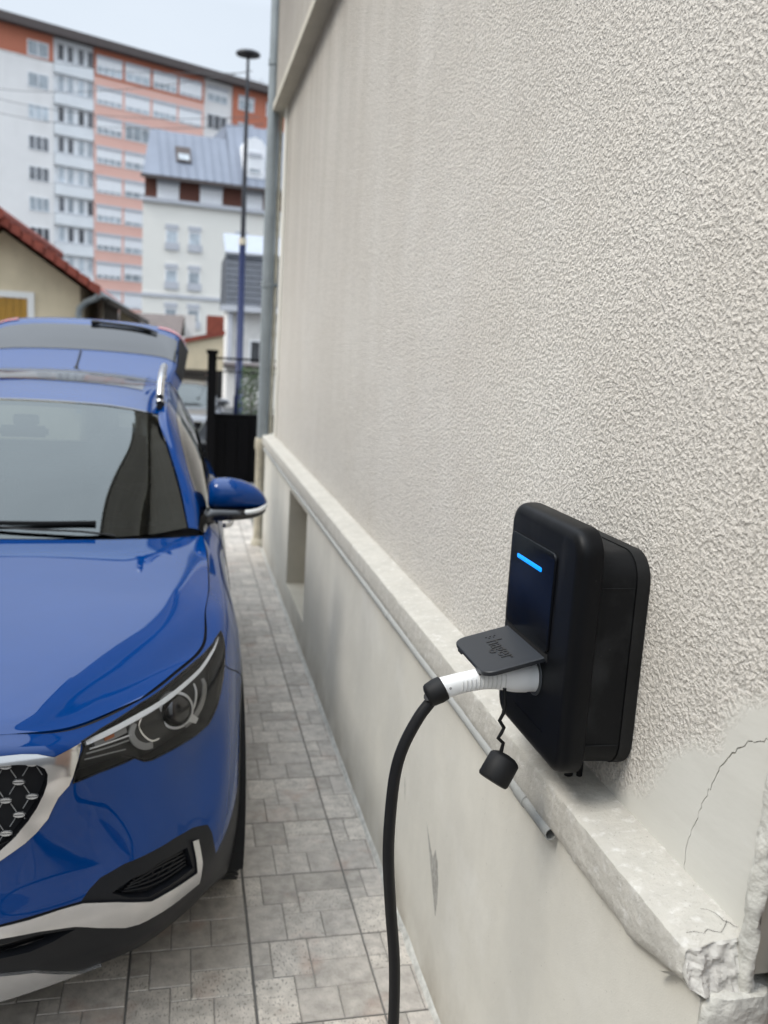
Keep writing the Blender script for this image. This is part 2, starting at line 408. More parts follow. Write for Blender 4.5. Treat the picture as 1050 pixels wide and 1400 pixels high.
class MB:
    """collects vertices and faces"""
    def __init__(s): s.v = []; s.f = []

    def add(s, vs, fs):
        k = len(s.v); s.v += [tuple(float(c) for c in v) for v in vs]; s.f += [tuple(k + i for i in f) for f in fs]; return s

    def box(s, a, b, bev=0):
        (x0, y0, z0), (x1, y1, z1) = a, b
        if bev:
            bm = bmesh.new(); bmesh.ops.create_cube(bm, size=1)
            for v in bm.verts: v.co = Vector((x0 + (v.co.x + .5) * (x1 - x0), y0 + (v.co.y + .5) * (y1 - y0), z0 + (v.co.z + .5) * (z1 - z0)))
            bmesh.ops.bevel(bm, geom=list(bm.edges), offset=bev, segments=2, affect='EDGES')
            bm.verts.index_update()
            s.add([v.co[:] for v in bm.verts], [[v.index for v in f.verts] for f in bm.faces]); bm.free(); return s
        return s.add([(x0, y0, z0), (x1, y0, z0), (x1, y1, z0), (x0, y1, z0), (x0, y0, z1), (x1, y0, z1), (x1, y1, z1), (x0, y1, z1)],
                     [(0, 3, 2, 1), (4, 5, 6, 7), (0, 1, 5, 4), (1, 2, 6, 5), (2, 3, 7, 6), (3, 0, 4, 7)])

    def tube(s, pts, r, n=12, caps=True, sq=1.0):
        pts = [Vector(p) for p in pts]; k0 = len(s.v); N = len(pts)
        rr = r if hasattr(r, '__len__') else [r] * N
        up = Vector((0, 0, 1))
        prev = None
        for i, p in enumerate(pts):
            d = (pts[min(i + 1, N - 1)] - pts[max(i - 1, 0)]).normalized()
            if prev is None:
                a = d.cross(up if abs(d.z) < .95 else Vector((0, 1, 0))).normalized()
            else:
                a = (prev - d * prev.dot(d)).normalized()
            prev = a; b = d.cross(a)
            for j in range(n):
                th = 2 * PI * j / n
                q = p + a * (rr[i] * math.cos(th)) + b * (rr[i] * sq * math.sin(th))
                s.v.append(q[:])
        for i in range(N - 1):
            for j in range(n):
                a0 = k0 + i * n + j; a1 = k0 + i * n + (j + 1) % n
                s.f.append((a0, a1, a1 + n, a0 + n))
        if caps:
            s.f.append(tuple(k0 + j for j in reversed(range(n)))); s.f.append(tuple(k0 + (N - 1) * n + j for j in range(n)))
        return s

    def prism(s, poly, axis, a, b):
        """extrude 2D polygon along an axis: axis 'x' -> poly in (y,z); 'y' -> (x,z); 'z' -> (x,y)"""
        def P(u, v, wv): return {'x': (wv, u, v), 'y': (u, wv, v), 'z': (u, v, wv)}[axis]
        n = len(poly)
        vs = [P(u, v, a) for u, v in poly] + [P(u, v, b) for u, v in poly]
        return s.add(vs, [tuple(range(n)), tuple(reversed(range(n, 2 * n)))] + [(i, i + n, (i + 1) % n + n, (i + 1) % n) for i in range(n)])

    def loops(s, rings, cap0=True, cap1=True):
        k0 = len(s.v); n = len(rings[0])
        for r in rings: s.v += [tuple(float(c) for c in q) for q in r]
        for i in range(len(rings) - 1):
            for j in range(n):
                a0 = k0 + i * n + j; a1 = k0 + i * n + (j + 1) % n
                s.f.append((a0, a1, a1 + n, a0 + n))
        if cap0: s.f.append(tuple(k0 + j for j in reversed(range(n))))
        if cap1: s.f.append(tuple(k0 + (len(rings) - 1) * n + j for j in range(n)))
        return s

    def mesh(s, name, smooth=None):
        me = bpy.data.meshes.new(name); me.from_pydata(s.v, [], s.f); me.update()
        bm = bmesh.new(); bm.from_mesh(me); bmesh.ops.recalc_face_normals(bm, faces=bm.faces); bm.to_mesh(me); bm.free()
        if smooth is not None:
            me.shade_smooth(); me.set_sharp_from_angle(angle=math.radians(smooth))
        return me

    def build(s, name, m, parent=None, smooth=None, loc=None, rot=None):
        return link(name, s.mesh(name, smooth), m, parent, loc, rot)


def rrect(y0, y1, z0, z1, r, n=6):
    """rounded rectangle loop"""
    pts = []
    for (cy, cz, a0) in ((y1 - r, z1 - r, 0), (y0 + r, z1 - r, 90), (y0 + r, z0 + r, 180), (y1 - r, z0 + r, 270)):
        for k in range(n + 1):
            a = math.radians(a0 + 90 * k / n); pts.append((cy + r * math.cos(a), cz + r * math.sin(a)))
    return pts


def crv(pts, n=6, closed=False):
    """catmull rom through points of any dimension"""
    P = np.array(pts, float); N = len(P); out = []
    rng = range(N if closed else N - 1)
    for i in rng:
        if closed: p0, p1, p2, p3 = P[(i - 1) % N], P[i], P[(i + 1) % N], P[(i + 2) % N]
        else:
            p1, p2 = P[i], P[i + 1]; p0 = P[i - 1] if i else 2 * p1 - p2; p3 = P[i + 2] if i + 2 < N else 2 * p2 - p1
        for k in range(n):
            t = k / n
            out.append(.5 * ((2 * p1) + (-p0 + p2) * t + (2 * p0 - 5 * p1 + 4 * p2 - p3) * t * t + (-p0 + 3 * p1 - 3 * p2 + p3) * t ** 3))
    if not closed: out.append(P[-1])
    return np.array(out)


def at(px, py, x=None, y=None, z=None):
    """where the line of sight through a photo pixel meets a plane"""
    v = RC @ np.array([px - 525, py - 700, FOC])
    t = x / v[0] if x is not None else (y / v[1] if y is not None else (z - EYE[2]) / v[2])
    return EYE + v * t


def project(P):
    v = (np.asarray(P) - EYE) @ RC
    return np.stack([525 + FOC * v[..., 0] / v[..., 2], 700 + FOC * v[..., 1] / v[..., 2]], -1)

# ------------------------------------------------------------------ ground and tiled driveway
def ground_z(y):
    if y < 11.9: return -.03
    if y < 15: return -.03 - (y - 11.9) / 3.1 * .52
    return -.55


def make_ground():
    xs = [-900, -60, -8, 8, 60, 900]; ys = [-700, -40, 0, 11.9, 12.6, 13.4, 14.2, 15, 40, 150, 1500]
    me = bpy.data.meshes.new('ground')
    vs = [(x, y, ground_z(y)) for y in ys for x in xs]; n = len(xs)
    me.from_pydata(vs, [], [(j * n + i, j * n + i + 1, (j + 1) * n + i + 1, (j + 1) * n + i) for j in range(len(ys) - 1) for i in range(n - 1)])
    tag(link('ground', me, 'asphalt'), kind='structure')


make_ground()
PITCH = .3535
TX0 = .2285                    # dark joint beside the car
# stones moulded into one tile, in tile fractions: u across, v from the far edge to the near edge
STONES = [(0, .165, 0, .30), (.165, .50, 0, .46), (.50, 1, 0, .30), (0, .165, .30, .47), (0, .335, .47, 1), (.335, .50, .46, .63),
          (.50, 1, .30, .63), (.335, .68, .63, 1), (.68, 1, .63, 1)]


def tile_mesh(name, u1=1.0, stones=STONES, rot=0):
    mb = MB(); g = .0013; T = PITCH - .004
    mb.box((0, 0, -.012), (T * u1, T, -.0028))
    for (a, b, c, d) in stones:
        if a >= u1 - .02: continue
        b = min(b, u1)
        x0, x1, y0, y1 = a * T + g, b * T - g, (1 - d) * T + g, (1 - c) * T - g
        e = .0024
        # slightly wandering edges
        rnd = random.Random(int(a * 97 + c * 131 + rot * 17)); j = lambda: rnd.uniform(-.0009, .0009)
        base = [(x0, y0), ((x0 + x1) / 2, y0 + j()), (x1, y0), (x1 + j(), (y0 + y1) / 2), (x1, y1), ((x0 + x1) / 2, y1 + j()), (x0, y1), (x0 + j(), (y0 + y1) / 2)]
        cxm, cym = (x0 + x1) / 2, (y0 + y1) / 2
        top = [(cxm + (px - cxm) * (1 - 2 * e / (x1 - x0)), cym + (py - cym) * (1 - 2 * e / (y1 - y0))) for px, py in base]
        mb.loops([[(px, py, -.0030) for px, py in base], [(px, py, -.0002) for px, py in top]], cap0=False)
    me = mb.mesh(name); me.materials.append(MATS['tile']); me.materials.append(MATS['grout'])
    for p_ in me.polygons:
        if p_.index < 6: p_.material_index = 1
    return me


drive = empty('driveway', (0, 0, 0)); tag(drive, kind='structure')
bed = MB().box((-3.66, -.6, -.029), (.74, 11.9, -.0075)).build('joint_bed', 'slab', drive)
bed['kind'] = 'structure'
TILE_A = tile_mesh('tile', 1.0)
TILE_B = tile_mesh('tile', .37)
rest = MB(); cnt = 0
rt = random.Random(8)
cols = [(i, TX0 + i * PITCH) for i in range(-11, 1)] + [(1, TX0 + PITCH)]
rows = list(range(-1, 33))
Y0 = 2.49
near = []
for ci, x in cols:
    for r in rows:
        y = Y0 + (r - 4) * PITCH
        near.append((ci, x, y))
# the ones that show largest first: those nearest that the car leaves visible
def shows(ci, x, y):
    c = project(np.array([x + .17, y + .17, 0.]))
    return -60 < c[0] < 1110 and 500 < c[1] < 1500
vis = [t for t in near if shows(*t)]
vis.sort(key=lambda t: t[2] + (4 if (t[1] < -.2 and t[2] > 2.3) else 0))
chosen = set(vis[:290])
for t in near:
    ci, x, y = t
    if t in chosen:
        o = link('tile', TILE_B if ci == 1 else TILE_A, None, drive)
        o.location = (x + (.003 if ci == 0 else .0015), y + .0015 + rt.uniform(-.0006, .0006), rt.uniform(-.0006, .0006))
    elif not (-1.5 < x < .0 and 2.6 < y < 6.2):
        wd = PITCH * (.37 if ci == 1 else 1) - .004
        rest.box((x + .002, y + .002, -.0118), (x + wd, y + PITCH - .002, -.0004))
o = rest.build('tile', 'tile', drive); o['kind'] = 'stuff'

# ------------------------------------------------------------------ house beside the driveway
XU, XL, XO = .80, .72, .70        # upper wall, lower wall, outer edge of the ledge
house = empty('house', (XU, 4.4, 0), label='rendered house wall with rough stucco above a pale stone ledge, charger fixed on it', cat='house')
hinv = Matrix.Translation((-XU, -4.4, 0))


def H(mb, name, m, smooth=None, par=None):
    o = mb.build(name, m, None, smooth)
    o.parent = par or house
    o.matrix_parent_inverse = hinv
    return o


def inside(poly, P):
    poly = np.asarray(poly); x, y = P[:, 0], P[:, 1]; r = np.zeros(len(P), bool); j = len(poly) - 1
    for i in range(len(poly)):
        xi, yi = poly[i]; xj, yj = poly[j]
        c = ((yi > y) != (yj > y)) & (x < (xj - xi) * (y - yi) / (yj - yi + 1e-12) + xi)
        r ^= c; j = i
    return r


# upper wall with the open crack cut out of it
def crack_poly(path, widths, seed):
    rnd = random.Random(seed); pts = []
    for i in range(len(path) - 1):
        a, b = np.array(path[i]), np.array(path[i + 1]); n = max(2, int(np.linalg.norm(b - a) / .008))
        for k in range(n): pts.append(tuple(a + (b - a) * k / n + np.array([rnd.gauss(0, .0016), rnd.gauss(0, .0016)])))
    pts.append(tuple(path[-1])); pts = np.array(pts); L = []; Rr = []
    for i, p in enumerate(pts):
        d = pts[min(i + 1, len(pts) - 1)] - pts[max(i - 1, 0)]; d = d / (np.linalg.norm(d) + 1e-9); nn = np.array([-d[1], d[0]])
        wv = np.interp(i / (len(pts) - 1), np.linspace(0, 1, len(widths)), widths) * (.7 + .6 * rnd.random())
        L.append(p + nn * wv / 2); Rr.append(p - nn * wv / 2)
    return L + Rr[::-1]


crack = crack_poly([(1.169, 1.030), (1.168, 1.085), (1.150, 1.13), (1.136, 1.175), (1.111, 1.233), (1.088, 1.268), (1.055, 1.297), (1.01, 1.325), (.985, 1.338)],
                   [.0012, .0016, .0014, .0018, .0022, .0016, .0014], 5)
Y1 = 7.95
border = [(.984, .98), (Y1, .98), (Y1, 3.80), (.984, 3.80)]
verts = [Vector(p) for p in border] + [Vector(p) for p in crack]
edges = [(0, 1), (1, 2), (2, 3), (3, 0)] + [(4 + i, 4 + (i + 1) % len(crack)) for i in range(len(crack))]
vo_, ed_, fa_, *_ = delaunay_2d_cdt(verts, edges, [], 1, 1e-6)
va = np.array([v[:] for v in vo_]); cen = np.array([va[list(f)].mean(0) for f in fa_])
keep = [f for f, ins in zip(fa_, inside(crack, cen)) if not ins]
mb = MB()
mb.add([(XU, y, z) for y, z in va], keep)
n = len(crack)
mb.add([(XU, y, z) for y, z in crack] + [(XU + .006, y, z) for y, z in crack], [(i, (i + 1) % n, (i + 1) % n + n, i + n) for i in range(n)])
me = bpy.data.meshes.new('upper_wall'); me.from_pydata(mb.v, [], mb.f); me.update()
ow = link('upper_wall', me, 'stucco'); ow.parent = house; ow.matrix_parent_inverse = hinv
H(MB().box((XU + .006, .984, .98), (XU + .35, Y1 - .002, 3.80)), 'wall_core', 'niche')
# quoin of plain render at the far corner
H(MB().box((XU - .012, Y1 - .16, 1.0), (XU + .3, Y1 + .03, 3.79)), 'corner_band', 'lower_render')
# upper storey, standing out over the trim
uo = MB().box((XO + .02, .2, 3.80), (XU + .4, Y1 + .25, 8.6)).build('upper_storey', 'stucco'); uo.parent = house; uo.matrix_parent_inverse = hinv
H(MB().box((XO - .004, .2, 3.765), (XU + .38, Y1 + .30, 3.83), .004), 'trim_band', 'niche')
H(MB().box((XO - .08, -2.4, 8.602), (XU + 5, Y1 + .7, 8.80), .01), 'eaves', 'white_paint')
H(MB().box((XU + .4, .99, 0), (XU + 6, Y1, 8.6)), 'house_body', 'left_house')

# lower wall with the cellar niche
NY0, NY1, NZ0, NZ1 = 5.10, 6.00, .20, .862
mb = MB()
for (a, b, c, d) in ((.976, 1.02, -.01, .957), (1.02, NY0, -.01, .97), (NY1, Y1, -.01, .97), (NY0, NY1, -.01, NZ0), (NY0, NY1, NZ1, .97)):
    mb.add([(XL, a, c), (XL, b, c), (XL, b, d), (XL, a, d)], [(0, 1, 2, 3)])
mb.add([(XL, .976, -.01), (XL, .976, .950), (XU + .1, .976, .950), (XU + .1, .976, -.01), (XL, 1.02, .957), (XU + .1, 1.02, .957)], [(0, 1, 2, 3), (1, 4, 5, 2)])
H(mb, 'lower_wall', 'lower_render')
ND = .22
nb = MB()
for q in ([(XL, NY0, NZ0), (XL, NY0, NZ1), (XL + ND, NY0, NZ1), (XL + ND, NY0, NZ0)], [(XL, NY1, NZ0), (XL, NY1, NZ1), (XL + ND, NY1, NZ1), (XL + ND, NY1, NZ0)],
          [(XL, NY0, NZ1), (XL, NY1, NZ1), (XL + ND, NY1, NZ1), (XL + ND, NY0, NZ1)], [(XL + ND, NY0, NZ0), (XL + ND, NY1, NZ0), (XL + ND, NY1, NZ1), (XL + ND, NY0, NZ1)],
          [(XL, NY0, NZ0), (XL, NY1, NZ0), (XL + ND, NY1, NZ0), (XL + ND, NY0, NZ0)]):
    nb.add(q, [(0, 1, 2, 3)])
H(nb, 'niche', 'niche')
# uneven cement fillet at the foot of the wall
mb = MB(); rings = []
for i in range(180):
    y = .978 + (Y1 - .978) * (i / 179) ** 1.4
    a = .012 + .006 * noise.noise(Vector((y * 9, 0, 0))) + .004 * noise.noise(Vector((y * 40, 3, 0)))
    b = .018 + .010 * noise.noise(Vector((y * 6, 9, 0)))
    rings.append([(XL + .01, y, -.005), (XL - a, y, -.002), (XL - a * .55, y, b * .45), (XL - .0005, y, b), (XL + .01, y, b)])
mb.loops(rings)
H(mb, 'base_fillet', 'mortar', 60)
# scuffs in the lower render: shallow scraped patches showing grey cement
def scuff(poly, name='scuff'):
    return H(MB().prism(poly, 'x', XL - .0006, XL + .001), name, 'scraped')
scuff([(2.32, .47), (2.29, .43), (2.25, .37), (2.195, .29), (2.175, .262), (2.168, .31), (2.172, .37), (2.19, .42), (2.215, .445), (2.235, .405), (2.262, .42)])
scuff([(2.60, .49), (2.585, .44), (2.575, .40), (2.58, .45)])
scuff([(1.035, .862), (1.030, .85), (1.034, .843), (1.041, .85)])

# ledge: slightly irregular stone nosing, grid with relief, broken at the near end
mb = MB(); rings = []
prof = [(XU + .02, 1.030), (.795, 1.030), (.77, 1.0275), (.745, 1.0245), (.72, 1.0215), (.7065, 1.020), (.7015, 1.0165), (.7000, 1.008), (.6995, .985), (.6990, .962),
        (.6995, .944), (.7035, .9365), (.712, .9350), (.735, .936)]
ys = [.994]
while ys[-1] < 8.12: ys.append(ys[-1] + (.010 if ys[-1] < 2.2 else (.03 if ys[-1] < 4 else .12)))
for i, y in enumerate(ys):
    ring = []
    for k, (x, z) in enumerate(prof):
        yy = y
        f = 1 if y < 3 else .5
        nz = noise.noise(Vector((x * 30, y * 14, z * 30))) * .0016 * f + noise.noise(Vector((x * 90, y * 60, z * 90))) * .0008 * f
        if 5 <= k <= 8:                                   # chipped arris
            c = max(0, noise.noise(Vector((y * 22, 4.2, 0))) - .22) * .012 * f
            x += c * (1 if k in (6, 7) else .4); z -= c * (1.1 if k in (5, 6) else .3)
        if k >= 9 and y < 1.7:                            # ragged drip of mortar below
            rg = noise.noise(Vector((y * 17, 8, 0))) * .008 + noise.noise(Vector((y * 55, 8, 0))) * .004
            z -= max(0, rg) * (1 if k >= 10 else .4) + (-max(0, 1.14 - y) * .25 if k >= 10 else -max(0, 1.14 - y) * .16)
        if i < 3: yy += (.004 + .007 * noise.noise(Vector((x * 45, 2, z * 45)))) * (3 - i) / 3
        if k >= 9: yy -= (.012 * (k - 8) / 5) * max(0, 1 - i / 4)
        ring.append((x + nz * .6, yy, z + nz))
    rings.append(ring)
mb.loops(rings, cap0=False)
led = H(mb, 'ledge', 'ledge_stone', 42)
# broken end of the ledge, a rough fractured face sloping down to the corner
gx, gz = 30, 24
vs = []
f0 = rings[0]
for a in range(gx + 1):
    u = a / gx
    for b in range(gz + 1):
        v = b / gz
        xt = .700 + u * .100
        tr = sorted([(q_[0], q_[1], q_[2]) for q_ in f0[:8]])
        top = float(np.interp(xt, [q_[0] for q_ in tr], [q_[2] for q_ in tr])) + .0006
        ytop = float(np.interp(xt, [q_[0] for q_ in tr], [q_[1] for q_ in tr]))
        bot = .974 - u * .030 - .006 * math.sin(u * PI)
        z = top + (bot - top) * v
        yb = ytop + .001 - v * .022 - .018 * u * v
        amp = 0.0 if (b == 0 or a == 0) else 1
        vv = noise.voronoi(Vector((xt * 42, 1, z * 42)))
        dy = ((vv[0][0] - .4) * .003 + noise.noise(Vector((xt * 55, 1, z * 55))) * .007 + noise.noise(Vector((xt * 160, 1, z * 160))) * .0030 + noise.noise(Vector((xt * 380, 1, z * 380))) * .0012) * amp
        vs.append((xt + (0 if a else .001), yb + dy, z))
fs = [(a * (gz + 1) + b, (a + 1) * (gz + 1) + b, (a + 1) * (gz + 1) + b + 1, a * (gz + 1) + b + 1) for a in range(gx) for b in range(gz)]
mb = MB(); mb.add(vs, fs)
# underside of the broken lump, running back under the ledge
row = [vs[a * (gz + 1) + gz] for a in range(gx + 1)]
back = [(x, y + .09 - .03 * (i / gx), .936 if i < gx else .93) for i, (x, y, z) in enumerate(row)]
mid = [(x, y + .035, z + .002 + .006 * noise.noise(Vector((x * 60, 3, 0)))) for (x, y, z) in row]
k = len(mb.v)
mb.add(row + mid + back, [(i, i + 1, gx + 1 + i + 1, gx + 1 + i) for i in range(gx)] + [(gx + 1 + i, gx + 2 + i, 2 * gx + 3 + i, 2 * gx + 2 + i) for i in range(gx)])
lc = [vs[b] for b in range(gz + 1)]
rc = sorted([tuple(q_) for q_ in f0[6:13]], key=lambda q_: -q_[2])
rcx = [tuple(float(np.interp(-q_[2], [-r_[2] for r_ in rc], [r_[k_] for r_ in rc])) for k_ in (0, 1)) + (q_[2],) for q_ in lc]
mb.add(lc + [(x + .001, y + .004, z) for x, y, z in rcx], [(i, i + 1, gz + 2 + i, gz + 1 + i) for i in range(gz)])
H(mb, 'broken_end', 'broken_stone', 18)
# short cracks across the near end of the ledge top
for path in ([(1.028, .722), (1.020, .745), (1.026, .752), (1.016, .768), (1.022, .78), (1.036, .79)], [(1.07, .77), (1.055, .782), (1.03, .79), (1.018, .797)]):
    cp = crack_poly([(b, a) for a, b in path], [.0005, .0009, .0006], 9)
    lz = lambda x: float(np.interp(x, [.7015, .7065, .72, .745, .77, .795], [1.0165, 1.020, 1.0215, 1.0245, 1.0275, 1.030])) + .0011
    n_ = len(cp); h_ = n_ // 2
    mb = MB().add([(p[0], p[1], lz(p[0])) for p in cp], [(i, i + 1, n_ - 2 - i, n_ - 1 - i) for i in range(h_ - 1)])
    H(mb, 'hairline_crack', 'pipe_hole')

# bead of old mortar where the wall meets the neighbouring stonework
mb = MB(); rings = []
for i in range(200):
    z = -.01 + (1.6 * i / 170 if i < 170 else 1.6 + 2.2 * (i - 170) / 30)
    cxm = XU - .012 + .010 * min(1, max(0, z - 1.05) / .15) + .004 * noise.noise(Vector((z * 9, 0, 5)))
    cym = .983 + .005 * noise.noise(Vector((z * 7, 1, 5)))
    r = []
    for k in range(10):
        th = 2 * PI * k / 10
        rad = .0125 + .006 * noise.noise(Vector((math.cos(th) * 1.4, math.sin(th) * 1.4, z * 22))) + .004 * noise.noise(Vector((math.cos(th) * 3, math.sin(th) * 3, z * 60)))
        r.append((cxm + rad * .8 * math.cos(th), cym + rad * 1.25 * math.sin(th), z))
    rings.append(r)
mb.loops(rings)
H(mb, 'mortar_bead', 'mortar', 60)
mb = MB(); rings = []
for i in range(60):
    z = -.01 + .975 * i / 59; tp_ = min(1, (59 - i) / 3 + .8)
    rings.append([(XL + .058 + (.057 + .006 * noise.noise(Vector((k * .9, z * 30, 2)))) * tp_ * math.cos(2 * PI * k / 14), .974 + (.022 + .010 * noise.noise(Vector((k * .8, z * 24, 7))) + .004 * noise.noise(Vector((k * 2.1, z * 80, 7)))) * tp_ * math.sin(2 * PI * k / 14), z) for k in range(14)])
mb.loops(rings)
H(mb, 'end_mortar', 'mortar', 50)
jt = crv([(XU - .001, .998, 1.30), (XU - .002, 1.000, 1.2), (XU - .003, .998, 1.12), (XU - .006, 1.002, 1.06), (XU - .010, .997, 1.025), (XU - .022, .990, .99), (XU - .026, .980, .95)], 6)
jt = [tuple(np.array(q_) + np.array([0, noise.noise(Vector((q_[2] * 60, 0, 0))) * .004, 0])) for q_ in jt]
H(MB().tube(jt, [.0003 + .0016 * max(0, noise.noise(Vector((i * .9, 3, 0))) + .35) for i in range(len(jt) - 2)] + [.0003, .0001], 6), 'open_joint', 'pipe_hole')
# neighbouring stonework: coursed stones standing proud of dark joints
sw = empty('stone_pier', (.84, .5, 0), label='pier of weathered brown and grey stone at the near corner of the rendered wall', cat='pier')
b0 = MB().box((-.012, -.6, -.02), (.3, .476, 3.9)).build('core', 'old_stone', sw)
rs = random.Random(3); z = 0.0; k = 0
while z < 3.7:
    h = rs.uniform(.10, .17); y = .470
    while y > -.55:
        wd = rs.uniform(.14, .26)
        mb = MB(); seg = []
        nn = 5
        vs = []
        for a in range(nn):
            for b in range(nn):
                yy = y - wd + .006 + (wd - .012) * a / (nn - 1); zz = z + .006 + (h - .012) * b / (nn - 1)
                edge = a in (0, nn - 1) or b in (0, nn - 1)
                vs.append((-.010 if edge else -.026 + .009 * noise.noise(Vector((yy * 30, zz * 30, k))), yy, zz))
        mb.add(vs, [(a * nn + b, (a + 1) * nn + b, (a + 1) * nn + b + 1, a * nn + b + 1) for a in range(nn - 1) for b in range(nn - 1)])
        if project(np.array([.83, .5 + y - wd / 2, z]))[0] < 1500 and .2 < z < 3:
            mb.build('stone', 'old_stone', sw, 60)
        y -= wd; k += 1
    z += h

# conduit under the ledge
pipe = empty('conduit', (XL - .0165, 1.46, .928), label='grey plastic conduit clipped under the pale stone ledge, open at its near end', cat='pipe')
pp = [(0, 0, 0), (0, .55, .004), (-.0005, 1.05, .003), (0, 1.6, .0), (.0005, 3.0, -.004), (0, 4.6, -.006), (0, 6.4, -.008)]
pp = [tuple(p) for p in crv(pp, 6)]
n = 20; rings = []
for p in pp: rings.append([(p[0] + .0125 * math.cos(2 * PI * k / n), p[1], p[2] + .0125 * math.sin(2 * PI * k / n)) for k in range(n)])
inner = [[(p[0] + .0105 * math.cos(2 * PI * k / n), p[1], p[2] + .0105 * math.sin(2 * PI * k / n)) for k in range(n)] for p in (pp[0], (0, .10, 0))]
mb = MB(); mb.loops([inner[1], inner[0]] + rings, cap0=False, cap1=False)
mb.build('pipe', 'pipe_grey', pipe, 50)
MB().loops([[(q[0], .05, q[2]) for q in inner[1]], [(q[0], .055, q[2]) for q in inner[1]]]).build('bore', 'pipe_hole', pipe)
for yy in (.14, 1.42, 3.1):
    i = min(range(len(pp)), key=lambda k: abs(pp[k][1] - yy)); p = pp[i]
    MB().tube([(p[0], yy - .018, p[2]), (p[0], yy - .017, p[2]), (p[0], yy + .03, p[2])], [.0134, .0146, .0142], 20).build('sleeve', 'pipe_grey', pipe, 50)
for yy in (.75, 2.2, 3.8):
    MB().box((-.005, yy, -.016), (.0165, yy + .012, .016), .002).build('clip', 'pipe_grey', pipe)

# rain pipe at the far corner
dpx, dpy = .706, 8.12
dp = empty('downpipe', (dpx, dpy, 0), label='tall zinc rain downpipe on a cream cast base at the far corner of the house', cat='downpipe')
MB().tube([(0, 0, .92), (0, 0, 9)], .05, 24).build('pipe', 'zinc', dp, 50)
MB().tube([(0, 0, 0), (0, 0, .05), (0, 0, .06), (0, 0, .88), (0, 0, .9), (0, 0, .99)], [.075, .07, .056, .056, .068, .064], 24).build('cast_base', 'cast_base', dp, 50)
for z in (2.32, 4.14, 6.2):
    mbb = MB().tube([(0, 0, z), (0, 0, z + .05)], .0565, 24); mbb.box((.045, -.015, z + .01), (.12, .015, z + .035))
    mbb.build('clamp', 'zinc', dp, 50)
tp = empty('thin_pipe', (.775, 8.13, 0), label='thin cream pipe running up beside the zinc downpipe at the house corner', cat='pipe')
MB().tube([(0, 0, 0), (0, 0, 3.75)], .016, 12).build('pipe', 'cast_base', tp, 50)
for z in (.35, .95, 1.9): MB().tube([(0, 0, z), (0, 0, z + .03)], .023, 12).build('collar', 'cast_base', tp, 50)
# ------------------------------------------------------------------ wall box charger
CX, CY = XU, 1.53
wb = empty('charging_station', (CX, CY, 1.31), label='black wall mounted car charger with a glowing blue bar and its socket flap raised', cat='charger')


def W(mb, name, m, smooth=None, par=None):
    o = mb.build(name, m, None, smooth); o.parent = par or wb
    o.matrix_parent_inverse = Matrix.Identity(4) if par else Matrix.Translation((-CX, -CY, -1.31)); return o


FX = .660
fy0, fy1, fz0, fz1 = 1.362, 1.700, 1.086, 1.541


def rr_ring(x, ins, r, y0=fy0, y1=fy1, z0=fz0, z1=fz1, n=8):
    return [(x, a, b) for a, b in rrect(y0 + ins, y1 - ins, z0 + ins, z1 - ins, max(.003, r - ins), n)]


mb = MB()
R0 = .048
prof = [(FX + .0, .0225), (FX + .0008, .0165), (FX + .003, .0105), (FX + .0065, .0058), (FX + .011, .0028), (FX + .017, .0010), (FX + .024, .0002), (FX + .036, 0), (FX + .0435, .0006), (FX + .0455, .003)]
mb.loops([rr_ring(x, i, R0) for x, i in prof])
W(mb, 'front_shell', 'box_black', 45)
mb = MB()
ry0, ry1, rz0, rz1 = 1.369, 1.675, 1.100, 1.500
P2 = [(.700, .004), (.7722, .0), (.7728, .002), (.7745, .002), (.775, -.0015), (.794, -.002), (.799, -.0005)]
mb.loops([rr_ring(x, i, .052, ry0, ry1, rz0, rz1) for x, i in P2[:4]])
W(mb, 'rear_shell', 'box_dusty', 45)
mb = MB(); mb.loops([rr_ring(x, i, .052, ry0, ry1, rz0, rz1) for x, i in P2[4:]])
W(mb, 'wall_flange', 'box_sheen', 45)
# moulding seams on the near side of the rear shell
W(MB().box((.7065, ry0 - .0006, 1.150), (.7725, ry0 + .002, 1.1512)), 'seam', 'shut_gap')
W(MB().box((.7065, ry0 - .0006, 1.4405), (.7725, ry0 + .002, 1.4413)), 'seam', 'shut_gap')
W(MB().box((.708, ry0 + .035, rz1 - .001), (.722, ry0 + .06, rz1 + .0015)), 'white_clip', 'plug_white')
# display panel standing proud, with the status bar
dy0, dy1, dz0, dz1 = 1.452, 1.672, 1.294, 1.482
mb = MB(); mb.loops([rr_ring(x, i, .013, dy0, dy1, dz0, dz1, 6) for x, i in [(FX + .002, 0), (FX - .0035, 0), (FX - .0048, .0008), (FX - .0052, .0022)]])
disp = W(mb, 'display_panel', 'display', 40)
xx = FX - .0052
ly0, ly1 = 1.5065, 1.6320; lz = 1.4385
mb = MB(); mb.loops([rr_ring(x, i, .0038, ly0, ly1, lz - .0042, lz + .0042, 5) for x, i in [(xx + .001, 0), (xx - .0006, .0), (xx - .0009, .0006)]])
W(mb, 'status_light', 'led_blue', 40, disp)
# recess behind the flap and the hinge
W(MB().box((FX - .0015, dy0 + .004, 1.276), (FX + .01, dy1 - .004, 1.292)), 'hinge_slot', 'shut_gap')
# embossed line below the socket
W(MB().box((FX - .0014, 1.452, 1.142), (FX + .004, 1.60, 1.1445), .0006), 'embossed_line', 'box_black')
# socket flap, raised nearly level
A = np.array([FX - .006, 1.457, 1.286]); B = np.array([FX - .006, 1.652, 1.286])       # hinge line near, far
ang = math.radians(14.5)
LN = .118
ux = np.array([-math.cos(ang), 0, -math.sin(ang)]); uz = np.array([-math.sin(ang), 0, math.cos(ang)]); uy = np.array([0, 1., 0])


def flp(l, y, h): return tuple(A + ux * l + uy * (y) + uz * h)


